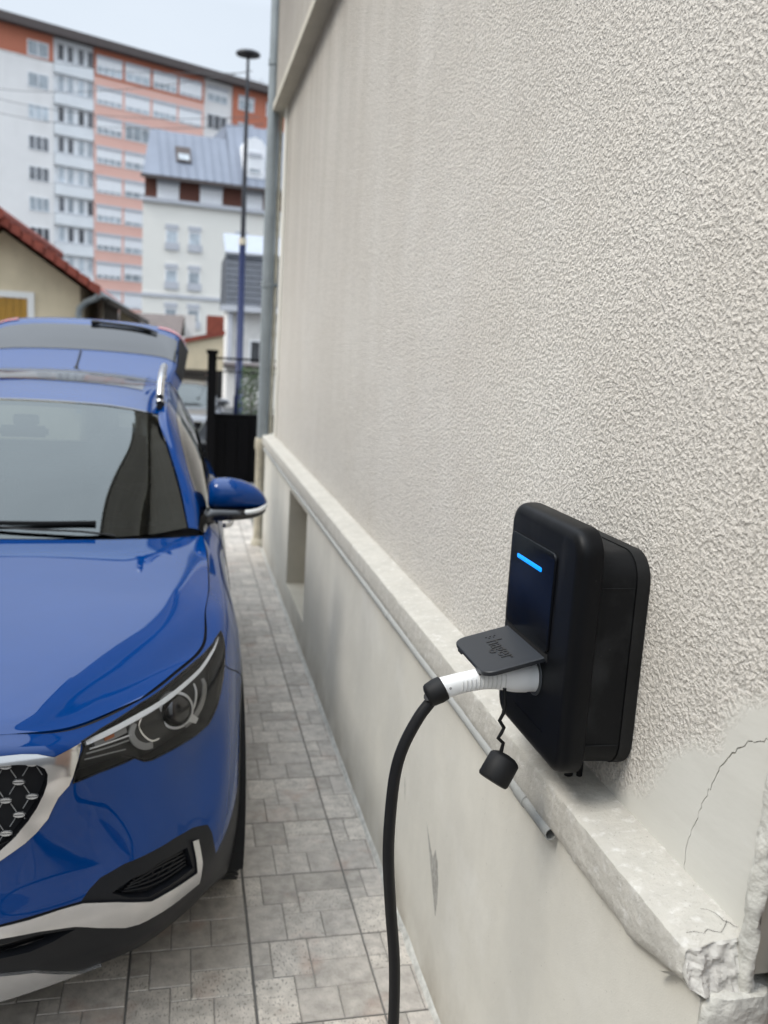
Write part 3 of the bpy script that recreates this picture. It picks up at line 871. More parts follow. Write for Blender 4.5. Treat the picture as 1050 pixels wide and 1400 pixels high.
Wd = B[1] - A[1]
def flap_outline(ins):
    r = .026 - ins
    pts = [(0, ins), (0, Wd - ins)]
    for k in range(9):
        a = PI / 2 * k / 8; pts.append((LN - ins - r + r * math.sin(a), Wd - ins - r + r * math.cos(a)))
    for k in range(9):
        a = PI / 2 * k / 8; pts.append((LN - ins - r + r * math.cos(a), ins + r - r * math.sin(a)))
    return pts


mb = MB()
mb.loops([[flp(l, y, h) for l, y in flap_outline(i)] for h, i in [(-.0085, .0), (-.0012, 0), (0.0, .0014)]], cap0=False)
mb.loops([[flp(l, y, h) for l, y in flap_outline(i)] for h, i in [(-.0085, .0), (-.0085, .0035), (-.0035, .004)]], cap0=False)
flap = W(mb, 'socket_flap', 'lid_black', 35)
for q0 in (.03, Wd - .05):
    tabs = MB().add([flp(l, y, h) for h in (-.014, -.006) for l, y in ((LN - .004, q0), (LN + .0005, q0), (LN + .0005, q0 + .02), (LN - .004, q0 + .02))], [(0, 1, 2, 3), (4, 7, 6, 5), (0, 4, 5, 1), (1, 5, 6, 2), (2, 6, 7, 3), (3, 7, 4, 0)])
    W(tabs, 'latch', 'lid_black', None, flap)
# raised lettering on the flap
tcu = bpy.data.curves.new('lettering', 'FONT'); tcu.body = 'hager'; tcu.size = .046; tcu.extrude = .0006; tcu.align_x = 'CENTER'; tcu.align_y = 'CENTER'
tcu.space_character = 1.0; tcu.offset = 0.0
tcu.materials.append(MATS['letters'])
to = bpy.data.objects.new('lettering', tcu); C.objects.link(to)
pos = Vector(flp(.052, Wd * .46, .0004))
xa = Vector((0, -1, 0)); ya = Vector(-ux); za = Vector(uz)
M = Matrix(((xa.x, ya.x, za.x, pos.x), (xa.y, ya.y, za.y, pos.y), (xa.z, ya.z, za.z, pos.z), (0, 0, 0, 1)))
bpy.context.view_layer.update()
tme = bpy.data.meshes.new_from_object(to.evaluated_get(bpy.context.evaluated_depsgraph_get())); tme.name = 'lettering'; tme.transform(M)
bpy.data.objects.remove(to)
if not tme.materials: tme.materials.append(MATS['letters'])
to = link('lettering', tme, None, flap)
mb = MB()
for (l, y) in ((.040, .070), (.049, .070), (.058, .070), (.0445, .063), (.0535, .063)):
    c = np.array(flp(l, Wd * .47 + y, 0))
    mb.loops([[tuple(c + ux * (.0019 * math.cos(t)) + uy * (.0019 * math.sin(t)) + uz * h) for t in np.linspace(0, 2 * PI, 9)[:-1]] for h in (0, .0009)])
W(mb, 'logo_dots', 'letters', None, flap)
# socket collar
SY, SZ = 1.508, 1.232


def ring_x(x, ry, rz, cy=SY, cz=SZ, n=28):
    return [(x, cy + ry * math.cos(2 * PI * k / n), cz + rz * math.sin(2 * PI * k / n)) for k in range(n)]


mb = MB(); mb.loops([ring_x(FX + .003, .038, .038), ring_x(FX - .002, .037, .037), ring_x(FX - .003, .0355, .0355), ring_x(FX - .003, .031, .031), ring_x(FX + .002, .031, .031)], cap0=False, cap1=False)
W(mb, 'socket_collar', 'socket_ring', 40)
# supply cable going down into the ledge behind
sc = MB().tube([(.748, 1.50, 1.115), (.751, 1.505, 1.06), (.75, 1.508, 1.01)], .0085, 12); W(sc, 'supply_cable', 'cable_black', 50)
sc = MB().tube([(.765, 1.49, 1.115), (.768, 1.497, 1.06), (.77, 1.5, 1.01)], .006, 12); W(sc, 'supply_cable', 'cable_black', 50)

# ------------------------------------------------------------------ plug and charging cable
pl = empty('charging_cable', (FX, SY, SZ), label='black charging cable with a white ribbed plug pushed into the wall charger', cat='charging cable')


def Pm(mb, name, m, smooth=None, par=None):
    o = mb.build(name, m, None, smooth); o.parent = par or pl
    o.matrix_parent_inverse = Matrix.Identity(4) if par else Matrix.Translation((-FX, -SY, -SZ)); return o


# axis sections: x, y, z, half width, half height
sec = [(FX + .004, SY, SZ, .0290, .0290), (FX - .018, SY, SZ, .0290, .0290), (FX - .021, SY, SZ, .0300, .0300), (FX - .045, SY, SZ + .0002, .0292, .0288), (FX - .062, SY, SZ + .000, .0265, .0255),
       (FX - .080, SY + .001, SZ - .001, .0225, .0225), (FX - .105, SY + .0015, SZ - .004, .0190, .0200), (FX - .130, SY + .002, SZ - .009, .0180, .0190), (FX - .152, SY + .002, SZ - .0135, .0180, .0190),
       (FX - .170, SY + .002, SZ - .0185, .0187, .0198), (FX - .180, SY + .002, SZ - .0215, .0192, .0204)]
cs = crv(sec, 4)
rings = []
for i, (x, y, z, a, b) in enumerate(cs):
    d = cs[min(i + 1, len(cs) - 1)][:3] - cs[max(i - 1, 0)][:3]; d /= np.linalg.norm(d)
    uy_ = np.array([0, 1, 0]); uz_ = np.cross(d, uy_); uz_ /= np.linalg.norm(uz_)
    if uz_[2] < 0: uz_ = -uz_
    r = []
    for k in range(32):
        t = 2 * PI * k / 32; c, s_ = math.cos(t), math.sin(t); e = .86
        r.append(np.array([x, y, z]) + uy_ * a * math.copysign(abs(c) ** e, c) + uz_ * b * math.copysign(abs(s_) ** e, s_))
    rings.append(r)
mb = MB(); mb.loops(rings)
plug = Pm(mb, 'plug', 'plug_white', 40)
# finger ribs on the near side
for k in range(11):
    x = FX - .066 - k * .0080
    j = int(np.argmin(abs(cs[:, 0] - x))); a = cs[j][3]; b = cs[j][4]; z0 = cs[j][2]
    pts = []
    for q in range(7):
        th = math.radians(-38 + 66 * q / 6); e = .86; c, s_ = math.cos(th), math.sin(th)
        pts.append((x, cs[j][1] - a * abs(c) ** e - .0002, z0 + b * math.copysign(abs(s_) ** e, s_)))
    Pm(MB().tube(pts, .0013, 6), 'grip_rib', 'plug_rib', 60, plug)
for (dx, dz) in ((-.170, .004),):
    j = int(np.argmin(abs(cs[:, 0] - (FX + dx))))
    Pm(MB().tube([(FX + dx, cs[j][1] - cs[j][3] - .0006, cs[j][2] + dz), (FX + dx, cs[j][1] - cs[j][3] + .002, cs[j][2] + dz)], .0026, 12), 'screw', 'lamp_grey', 60, plug)
# black cap nut and the cable
e0 = cs[-1][:3]; dd = np.array([-.88, 0, -.475]); dd /= np.linalg.norm(dd)
fr = [(0, .0205), (.002, .0232), (.014, .0240), (.030, .0222), (.0345, .0195), (.037, .013)]
Pm(MB().tube([e0 + dd * (t - .004) for t, r in fr], [r for t, r in fr], 28), 'cap_nut', 'rubber', 45, plug)
start = e0 + dd * .028
cpx = [(590, 957), (573, 980), (553, 1017), (541, 1055), (534, 1110), (531, 1170), (534, 1240), (539, 1310), (539, 1370), (536, 1430), (528, 1500)]
ycab = [1.515, 1.515, 1.513, 1.51, 1.505, 1.50, 1.50, 1.50, 1.50, 1.50, 1.50]
pts = [start] + [at(a, b, y=yy) for (a, b), yy in zip(cpx, ycab)]
last = pts[-1]
pts += [np.array([last[0] - .03, 1.49, .30]), np.array([last[0] - .06, 1.44, .14]), np.array([last[0] - .10, 1.33, .035]), np.array([last[0] - .16, 1.10, .012]),
        np.array([last[0] - .22, .8, .012]), np.array([last[0] - .2, .3, .012])]
Pm(MB().tube(crv(pts, 8), .0112, 18), 'cable', 'cable_black', 60)

# dust cap hanging on its strap
cp = empty('dust_cap', tuple(at(682, 1052, y=1.475)), label='black rubber dust cap hanging from a kinked strap below the plug', cat='dust cap')
cc = at(682, 1052, y=1.475)
invc = Matrix.Translation(tuple(-cc))
ax = at(682 - 11, 1052 + 14.5, y=1.475) - cc; ax /= np.linalg.norm(ax); ax = ax + np.array([0, -.25, 0]); ax /= np.linalg.norm(ax)
RR, LL = .0305, .0255
prf = [(-LL - .006, .006), (-LL - .0045, .018), (-LL, RR - .004), (-LL + .004, RR - .0005), (0, RR), (LL - .005, RR), (LL - .001, RR - .002), (LL, RR - .0045), (LL + .0006, .02), (LL + .0008, .004)]
o = MB().tube([cc + ax * t for t, r in prf], [r for t, r in prf], 36).build('cap', 'rubber', None, 40); o.parent = cp; o.matrix_parent_inverse = invc
zg = [(688, 962), (687, 985), (682, 990), (688, 1000), (684, 1008), (681, 1011), (687, 1017), (684, 1026), (683, 1034)]
zz = [(690, 940), (690, 965), (688, 976), (683, 985), (689, 995), (685, 1003), (681, 1009), (688, 1016), (685, 1028), (685, 1036)]
o = MB().tube([at(a, b, y=1.478 + .01 * (k == 0)) for k, (a, b) in enumerate(zz)], [.0036] * 8 + [.0042, .0046], 8).build('strap', 'rubber', None, 60); o.parent = cp; o.matrix_parent_inverse = invc
# ------------------------------------------------------------------ the blue car
XC = -.66        # centre line of the car
CP = [  # columns of the body shell, top edge to bottom lip, each (u, y, z)
    [(0, 2.045, .905), (0, 2.005, .872), (0, 1.985, .80), (0, 1.975, .70), (0, 1.965, .55), (0, 1.945, .42), (0, 1.975, .28), (0, 2.02, .20)],
    [(.25, 2.062, .904), (.25, 2.028, .87), (.25, 2.015, .80), (.25, 2.01, .70), (.25, 2.005, .55), (.25, 1.995, .42), (.25, 2.05, .28), (.25, 2.09, .20)],
    [(.42, 2.098, .894), (.43, 2.070, .86), (.43, 2.065, .80), (.43, 2.070, .70), (.43, 2.070, .55), (.43, 2.065, .42), (.43, 2.12, .28), (.42, 2.16, .20)],
    [(.567, 2.244, .905), (.58, 2.205, .87), (.59, 2.185, .80), (.60, 2.165, .70), (.60, 2.13, .55), (.60, 2.125, .42), (.59, 2.18, .28), (.57, 2.24, .20)],
    [(.653, 2.382, .920), (.69, 2.36, .885), (.715, 2.34, .81), (.722, 2.33, .71), (.725, 2.255, .55), (.72, 2.235, .42), (.70, 2.31, .28), (.68, 2.36, .20)],
    [(.735, 2.573, .935), (.780, 2.57, .905), (.792, 2.51, .83), (.805, 2.46, .71), (.800, 2.36, .55), (.795, 2.35, .42), (.78, 2.42, .28), (.76, 2.48, .20)],
    [(.742, 2.762, .990), (.80, 2.76, .955), (.835, 2.72, .86), (.850, 2.68, .71), (.850, 2.58, .55), (.848, 2.55, .42), (.84, 2.58, .28), (.83, 2.60, .20)],
    [(.757, 2.95, 1.010), (.815, 2.95, .965), (.855, 2.95, .87), (.874, 2.94, .72), (.884, 2.93, .56), (.884, 2.93, .42), (.88, 2.93, .28), (.87, 2.93, .20)],
    [(.760, 3.30, 1.035), (.812, 3.30, .985), (.850, 3.30, .88), (.872, 3.30, .72), (.884, 3.30, .56), (.884, 3.30, .42), (.88, 3.30, .28), (.865, 3.30, .20)],
    [(.752, 3.60, 1.055), (.815, 3.60, .995), (.852, 3.60, .88), (.873, 3.60, .72), (.886, 3.60, .56), (.890, 3.60, .42), (.88, 3.60, .28), (.865, 3.60, .20)],
    [(.795, 3.95, 1.055), (.838, 3.95, .995), (.862, 3.95, .88), (.880, 3.95, .72), (.895, 3.95, .56), (.897, 3.95, .42), (.885, 3.95, .28), (.87, 3.95, .20)],
    [(.810, 4.80, 1.072), (.858, 4.80, 1.005), (.880, 4.80, .88), (.890, 4.80, .72), (.900, 4.80, .56), (.900, 4.80, .42), (.885, 4.80, .28), (.87, 4.80, .20)],
    [(.800, 5.50, 1.095), (.858, 5.50, 1.02), (.892, 5.50, .90), (.904, 5.50, .74), (.906, 5.50, .58), (.900, 5.50, .42), (.885, 5.50, .28), (.87, 5.50, .20)],
    [(.745, 6.02, 1.12), (.790, 6.04, 1.04), (.815, 6.08, .90), (.825, 6.10, .74), (.83, 6.12, .58), (.83, 6.13, .42), (.82, 6.10, .28), (.80, 6.06, .20)],
    [(.52, 6.18, 1.12), (.55, 6.22, 1.04), (.56, 6.26, .90), (.57, 6.29, .74), (.57, 6.32, .58), (.57, 6.33, .42), (.56, 6.28, .28), (.55, 6.22, .20)],
    [(0, 6.23, 1.12), (0, 6.28, 1.04), (0, 6.32, .90), (0, 6.35, .74), (0, 6.37, .58), (0, 6.38, .42), (0, 6.33, .28), (0, 6.27, .20)]]


class Surf:
    """smooth surface through a net of points; columns may be mirrored about the car's centre at the ends"""
    def __init__(s, P, m0=False, m1=False):
        s.P = np.array(P, float); s.m0, s.m1 = m0, m1; s.ns, s.nt = s.P.shape[:2]
        P = s.P; mir = np.array([-1, 1, 1.])
        a = P[1:2] * mir if m0 else 2 * P[:1] - P[1:2]
        b = P[-2:-1] * mir if m1 else 2 * P[-1:] - P[-2:-1]
        Q = np.concatenate([a, P, b], 0)
        Q = np.concatenate([2 * Q[:, :1] - Q[:, 1:2], Q, 2 * Q[:, -1:] - Q[:, -2:-1]], 1)
        s.Q = Q

    @staticmethod
    def wts(t):
        return np.stack([.5 * (-t + 2 * t * t - t ** 3), .5 * (2 - 5 * t * t + 3 * t ** 3), .5 * (t + 4 * t * t - 3 * t ** 3), .5 * (-t * t + t ** 3)], -1)

    def __call__(s, a, b):
        a = np.clip(np.asarray(a, float), 0, s.ns - 1 - 1e-9); b = np.clip(np.asarray(b, float), 0, s.nt - 1 - 1e-9)
        i = a.astype(int); j = b.astype(int); wa = s.wts(a - i); wb_ = s.wts(b - j)
        r = 0
        for k in range(4):
            for l in range(4):
                r = r + (wa[..., k] * wb_[..., l])[..., None] * s.Q[i + k, j + l]
        return r

    def normal(s, a, b):
        e = .02; a = np.asarray(a, float); b = np.asarray(b, float)
        da = s(a + e, b) - s(a - e, b); db = s(a, b + e) - s(a, b - e)
        n = np.cross(da, db); n /= np.linalg.norm(n, axis=-1, keepdims=True) + 1e-12
        if s.m0: n[..., 0] = np.where(a < 1e-6, 0, n[..., 0])
        return n


def W3(P):                      # car point (u,y,z) to world
    P = np.array(P, float).copy(); P[..., 0] += XC; return P


BODY = Surf(CP, True, True)
GA, GB = np.meshgrid(np.linspace(0, 13, 13 * 26), np.linspace(0, 7, 7 * 24), indexing='ij')
GP = BODY(GA, GB)
GN = BODY.normal(GA, GB)
GPIX = project(W3(GP))
FACING = ((EYE - W3(GP)) * GN).sum(-1)
SGN = 1 if np.median(FACING[:120, 40:100]) > 0 else -1


def inv(kind, a, b, smax=13, smin=0):
    if kind == 'p': d = (GPIX[..., 0] - a) ** 2 + (GPIX[..., 1] - b) ** 2; d = np.where(FACING * SGN < -.02, 1e9, d)
    elif kind == 'f': d = ((GP[..., 0] - a) ** 2 + (GP[..., 2] - b) ** 2) * 1e6
    else: d = ((GP[..., 1] - a) ** 2 + (GP[..., 2] - b) ** 2) * 1e6
    d = np.where((GA > smax) | (GA < smin), 1e12, d)
    k = np.unravel_index(np.argmin(d), d.shape); s, t = GA[k], GB[k]

    def g(s, t):
        P = BODY(s, t)
        if kind == 'p': return project(W3(P))
        return (P[[0, 2]] if kind == 'f' else P[[1, 2]]) * 1000
    tgt = np.array([a, b], float) * (1 if kind == 'p' else 1000)
    for _ in range(4):
        e = 1e-3; f0 = g(s, t); J = np.stack([(g(s + e, t) - f0) / e, (g(s, t + e) - f0) / e], 1)
        try: d_ = np.linalg.solve(J, tgt - f0)
        except Exception: break
        d_ = np.clip(d_, -.15, .15); s = float(np.clip(s + d_[0], 0, 13)); t = float(np.clip(t + d_[1], 0, 7))
    return (s, t)


def poly(items, smax=13, smin=0):
    return [inv(k, a, b, smax, smin) if k in 'pfy' else (a, b) for k, a, b in items]


def pp_(*xy): return [('p', a, b) for a, b in xy]


REG = {}
REG['grille'] = [('f', 0, .846)] + pp_((0, 1046.5), (25, 1045), (50, 1045), (61, 1050), (65, 1058), (64, 1072), (59, 1086), (50, 1104), (38, 1122), (20, 1144), (0, 1162)) + [('f', .13, .520), ('f', 0, .508)]
REG['grille_surround'] = [('f', 0, .872)] + pp_((0, 1034), (30, 1031), (51, 1031), (74, 1035), (92, 1026), (110, 1016), (106, 1038), (99.5, 1060), (94, 1073), (79, 1090), (65, 1119), (50, 1137), (34, 1152), (0, 1176)) + [('f', .13, .497), ('f', 0, .482)]
REG['headlight'] = pp_((139, 996), (192, 962), (240, 927), (268, 903), (284, 888), (295, 873), (302, 862.5), (306, 876), (307, 900), (305, 926), (301, 948), (296, 967), (285, 990), (268, 1005), (240, 1022), (222, 1031.5), (207, 1039), (197, 1040.5), (184, 1036), (171, 1042), (135, 1056), (99.5, 1071), (106, 1046), (114, 1024), (112, 1014))
REG['strip'] = [('f', 0, .470)] + pp_((0, 1266), (40, 1256), (79, 1243), (113, 1233.5), (160, 1231.5), (206, 1230.5), (225, 1220), (268, 1192), (266, 1172), (261.5, 1150), (269.5, 1147.5), (275, 1178), (271, 1206), (211, 1250), (190, 1261), (171, 1266), (135, 1266), (103, 1264.5), (50, 1272), (0, 1281.5)) + [('f', 0, .448)]
REG['fog_grille'] = pp_((153, 1221), (178, 1203), (219, 1179), (256, 1158), (260, 1172), (264, 1187), (219, 1218), (203, 1226.5), (175, 1227))
REG['lower_grille'] = [('f', 0, .425)] + pp_((0, 1292), (50, 1279), (104, 1270), (72, 1288), (40, 1302), (0, 1311)) + [('f', 0, .33)]
REG['skid'] = [('f', 0, .262)] + pp_((0, 1331), (48, 1326), (112, 1331)) + [('s', 2.35, 7.01), ('s', -.01, 7.01)]
# black lower cladding with the fog lamp surround
REG['cladding'] = [('s', -.01, 7.01), ('f', 0, .476)] + pp_((0, 1264), (79, 1241.5), (111, 1232), (122, 1216), (137, 1200), (170, 1181), (206, 1165), (240, 1145), (264, 1131.5), (284, 1127.5), (290, 1138), (292.5, 1152), (295, 1167)) + \
    [('y', 2.50, .52), ('y', 2.56, .60), ('y', 2.62, .55), ('s', 8.4, 5.0), ('s', 9, 5.0), ('s', 11.0, 5.0), ('s', 11.5, 4.6), ('s', 12.6, 4.6), ('s', 13.2, 4.4), ('s', 15.01, 4.4), ('s', 15.01, 7.01)]
AXF, AXR, AXZ = 2.935, 5.52, .345


def circ(y, r, zc=AXZ, a0=-25, a1=205, n=26):
    return [('y', y + r * math.cos(math.radians(a0 + (a1 - a0) * k / n)), zc + r * math.sin(math.radians(a0 + (a1 - a0) * k / n))) for k in range(n + 1)]


def arch(y, r, smin, smax):
    pts = poly(circ(y, r), smax, smin)
    a, b = pts[0], pts[-1]
    return pts + [(b[0], 7.01), (a[0], 7.01)]


POLY = {k: poly(v, 9 if k not in ('cladding',) else 13) for k, v in REG.items()}
HOLES = [arch(AXF, .385, 4.6, 8.3), arch(AXR, .385, 10.6, 13)]
ARCH = [arch(AXF, .440, 4.6, 8.6), arch(AXR, .440, 10.4, 13)]


def densify(p, step=.12):
    out = []
    for i in range(len(p)):
        a, b = np.array(p[i]), np.array(p[(i + 1) % len(p)]); n = max(1, int(np.linalg.norm(b - a) / step))
        for k in range(n): out.append(tuple(a + (b - a) * k / n))
    return out


order = ['hole', 'hole', 'headlight', 'grille', 'grille_surround', 'strip', 'fog_grille', 'lower_grille', 'skid', 'arch', 'arch', 'cladding']
polys = [densify(p) for p in HOLES + [POLY['headlight'], POLY['grille'], POLY['grille_surround'], POLY['strip'], POLY['fog_grille'], POLY['lower_grille'], POLY['skid']] + ARCH + [POLY['cladding']]]
gv = []
for a in np.concatenate([np.arange(0, 9, .1), np.arange(9, 15.001, .2)]):
    for b in np.arange(0, 7.001, .1 if a < 9 else .2): gv.append((min(a, 15), min(b, 7)))
vs = [Vector(p) for p in gv]; es = []
for p in polys:
    k0 = len(vs); vs += [Vector((min(max(x, 0), 15), min(max(y, 0), 7))) for x, y in p]
    es += [(k0 + i, k0 + (i + 1) % len(p)) for i in range(len(p))]
V2, _e, F2, *_r = delaunay_2d_cdt(vs, es, [], 0, 1e-4)
V2 = np.array([v[:] for v in V2]); F2 = np.array([list(f) for f in F2])
tri = V2[F2]; area = np.abs(np.cross(tri[:, 1] - tri[:, 0], tri[:, 2] - tri[:, 0])) / 2
F2 = F2[area > 1e-7]
CEN = V2[F2].mean(1)
lab = np.full(len(F2), -1)
for i, p in enumerate(polys):
    m_ = inside(p, CEN) & (lab < 0); lab[m_] = i
V3 = BODY(V2[:, 0], V2[:, 1]); N3 = BODY.normal(V2[:, 0], V2[:, 1]) * SGN


def make_car(name, label, paint, origin, open_tailgate=True, detail=True, rz=0.0):
    car = empty(name, (XC, 4.1, 0), 0, label, 'car')
    cinv = Matrix.Translation((-XC, -4.1, 0))

    def add(o, par=None):
        o.parent = par or car; o.matrix_parent_inverse = Matrix.Identity(4) if par else cinv; return o

    def tri_mesh(nm, P, Nn, F, m, par=None, mirror=True):
        """triangles with given normals, mirrored across the car"""
        P = np.asarray(P); Nn = np.asarray(Nn); F = np.asarray(F)
        used = np.unique(F); rm = -np.ones(len(P), int); rm[used] = np.arange(len(used)); F = rm[F]; P = P[used]; Nn = Nn[used]
        fn = np.cross(P[F[:, 1]] - P[F[:, 0]], P[F[:, 2]] - P[F[:, 0]]); flip = (fn * Nn[F].mean(1)).sum(-1) < 0
        F = np.where(flip[:, None], F[:, ::-1], F)
        if mirror:
            mm = np.array([-1, 1, 1.]); k = len(P)
            if P[:, 0].min() > .01:
                tri_mesh(nm, P * mm, Nn * mm, F[:, ::-1], m, par, False)
            else: P = np.concatenate([P, P * mm]); Nn = np.concatenate([Nn, Nn * mm]); F = np.concatenate([F, F[:, ::-1] + k])
        me = bpy.data.meshes.new(nm); me.from_pydata([tuple(p) for p in W3(P)], [], [tuple(int(i) for i in f) for f in F]); me.update()
        me.shade_smooth(); me.normals_split_custom_set_from_vertices([tuple(x) for x in Nn])
        return add(link(nm, me, m), par)

    def shell(nm, ids, m, off=0., par=None, mirror=True, sgn=1):
        F = F2[np.isin(lab, ids)]
        P = (V3 + N3 * off)
        if sgn < 0: P = P * np.array([-1, 1, 1.]); return tri_mesh(nm, P, N3 * np.array([-1, 1, 1.]), F, m, par, False)
        return tri_mesh(nm, P, N3, F, m, par, mirror)

    def on(st, off=0.):
        st = np.asarray(st); return BODY(st[..., 0], st[..., 1]) + BODY.normal(st[..., 0], st[..., 1]) * SGN * off

    def wallstrip(nm, outline, o0, o1, m, par=None, sides=(1, -1), closed=True):
        """the returned edge of an opening, running inwards from the skin"""
        st = np.array(densify(outline, .08)); n = len(st)
        A_, B_ = on(st, o0), on(st, o1)
        for s_ in sides:
            mm = np.array([s_, 1, 1.]); mb = MB()
            mb.add(list(W3(A_ * mm)) + list(W3(B_ * mm)), [(i, (i + 1) % n, (i + 1) % n + n, i + n) for i in range(n if closed else n - 1)])
            r_ = add(mb.build(nm, m, None, 60), par)
        return r_

    def strip(nm, st, wd, off, m, par=None, sides=(1, -1), th=.0012):
        """narrow band laid along a path on the skin"""
        st = np.array(crv(st, 5)); P = on(st, off); P2_ = on(st, off - th * 6); Nn = BODY.normal(st[:, 0], st[:, 1]) * SGN
        T = np.gradient(P, axis=0); T /= np.linalg.norm(T, axis=1, keepdims=True); Bn = np.cross(T, Nn)
        wv = np.full(len(P), wd) if np.isscalar(wd) else np.interp(np.linspace(0, 1, len(P)), np.linspace(0, 1, len(wd)), wd)
        for s_ in sides:
            mb = MB(); mm = np.array([s_, 1, 1.]); n = len(P)
            a = (P + Bn * wv[:, None] / 2) * mm; b = (P - Bn * wv[:, None] / 2) * mm; c = (P2_ - Bn * wv[:, None] / 2) * mm; d = (P2_ + Bn * wv[:, None] / 2) * mm
            mb.loops([[W3(a[i]), W3(b[i]), W3(c[i]), W3(d[i])] for i in range(n)])
            r_ = add(mb.build(nm, m, None, 50), par)
        return r_

    def seam(st, par=None, r=.0022, sides=(1, -1), nm='panel_gap', off=-.0006):
        P = on(np.array(crv(st, 5)), off)
        for s_ in sides: add(MB().tube(W3(P * np.array([s_, 1, 1.])), r, 6).build(nm, 'shut_gap'), par)

    def surf_mesh(nm, sf, ra, rb, m, na=30, nb=20, par=None, mirror=True, off=0., flip=None):
        A_, B_ = np.meshgrid(np.linspace(*ra, na), np.linspace(*rb, nb), indexing='ij')
        P = sf(A_, B_).reshape(-1, 3); Nn = sf.normal(A_, B_).reshape(-1, 3)
        ctr = np.array([0, 4.3, .5])
        sg = np.sign(((P - ctr) * Nn).sum(-1).mean()) if flip is None else flip
        Nn = Nn * sg; P = P + Nn * off
        F = []
        for i in range(na - 1):
            for j in range(nb - 1):
                k = i * nb + j; F += [(k, k + nb, k + nb + 1), (k, k + nb + 1, k + 1)]
        return tri_mesh(nm, P, Nn, F, m, par, mirror)

    # ---- painted shell and the pieces let into it
    shell('body', [-1], paint)
    shell('cladding', [9, 10, 11], 'cladding', .0)
    for i_, h in enumerate(HOLES): wallstrip('arch_lip', h[:27], 0, -.05, 'cladding', closed=False)
    gs = shell('grille_surround', [4], 'chrome' if detail else 'satin_silver', .004)
    wallstrip('surround_edge', POLY['grille_surround'], .004, -.006, 'shut_gap', gs)
    wallstrip('surround_inner_edge', POLY['grille'], .004, -.030, 'gloss_black', gs)
    gr = shell('grille', [3], 'shut_gap', -.030)
    st_ = shell('bumper_strip', [5], 'satin_silver', .006)
    wallstrip('strip_edge', POLY['strip'], .006, -.004, 'cladding', st_)
    fg = shell('fog_grille', [6], 'cladding', -.022)
    wallstrip('fog_grille_edge', POLY['fog_grille'], 0, -.022, 'cladding', fg)
    lg = shell('lower_grille', [7], 'shut_gap', -.03)
    wallstrip('lower_grille_edge', POLY['lower_grille'], 0, -.03, 'cladding', lg)
    sk = shell('skid_plate', [8], 'satin_silver', .008)
    wallstrip('skid_edge', POLY['skid'], .008, -.004, 'satin_silver', sk)

    # grille pattern: two-part studs joined by fine ribs
    if detail:
        stud = None; ribs = MB()
        cells = []
        for r in range(9):
            z = .835 - r * .0405
            for c in range(-9, 10):
                u = c * .0555 + (.02775 if r % 2 else 0) + .0
                if inside(np.array([(p[0], p[2]) for p in BODY(np.array(POLY['grille'])[:, 0], np.array(POLY['grille'])[:, 1])]), np.array([[abs(u) + .018, z]]))[0]: cells.append((r, u, z))
        for (r, u, z) in cells:
            s_, t_ = inv('f', abs(u), z, 4); p = BODY(s_, t_); q = p * np.array([math.copysign(1, u) if u else 1, 1, 1]); q = W3(q) + np.array([0, .020, 0])
            if stud is None:
                mbs = MB()
                for sg in (1, -1):
                    lo = [(x, 0, sg * (.0012 + 0)) for x in (-.0145, 0, .0145)] + [(.0145, 0, sg * .002), (.008, 0, sg * .0062), (0, 0, sg * .0072), (-.008, 0, sg * .0062), (-.0145, 0, sg * .002)]
                    hi = [(x * .9, -.0045, z_ * .9) for x, y_, z_ in lo]
                    mbs.loops([lo, hi], cap0=False)
                stud = mbs.mesh('stud', 40); stud.materials.append(MATS['satin_silver'])
            o = link('stud', stud, None); o.location = tuple(q); add(o, gr)
            for (du, dz) in ((.02775, -.0405), (-.02775, -.0405)):
                a_ = q + np.array([du * .35, .004, dz * .28]); b_ = q + np.array([du * .78, .004, dz * .80])
                ribs.tube([a_, b_], .0011, 4)
        add(ribs.build('ribs', 'lamp_grey'), gr)['kind'] = 'stuff'
        # slats of the fog grille and lower grille
        A0 = np.array([POLY['fog_grille'][0], POLY['fog_grille'][3]]); 
        bl = poly(pp_((165, 1220), (262, 1166))); 
        for k in range(5):
            f_ = k / 4
            pth = pp_((168 + 16 * f_, 1223 - 16 * f_), (215 + 4 * f_, 1212 - 30 * f_), (259 - 1 * f_, 1184 - 20 * f_))
            if k == 4: pth = pp_((190, 1201), (225, 1182), (255, 1165))
            strip('fog_slat', poly(pth), .0045, -.012, 'cladding', fg)
        for k in range(6):
            x_ = 180 + k * 15
            strip('fog_slat', poly(pp_((x_ - 6, 1225 - (k * 7.5)), (x_ + 3, 1212 - k * 8), (x_ + 10, 1194 - k * 6.5)))[:3], .003, -.014, 'cladding', fg)
        for z in (.345, .37, .395, .42):
            strip('grille_bar', [inv('f', u, z, 3) for u in (0.0, .12, .25, .36)], .006, -.012, 'gloss_black', lg)
        # number plate carrier is left plain and dark, with the round emblem above it
        bd_ = add(MB().tube([W3([0, 1.985, .735]), W3([0, 1.972, .735])], .062, 32).build('badge_disc', 'satin_silver', None, 40), gr)

    # ---- headlights
    HL = POLY['headlight']
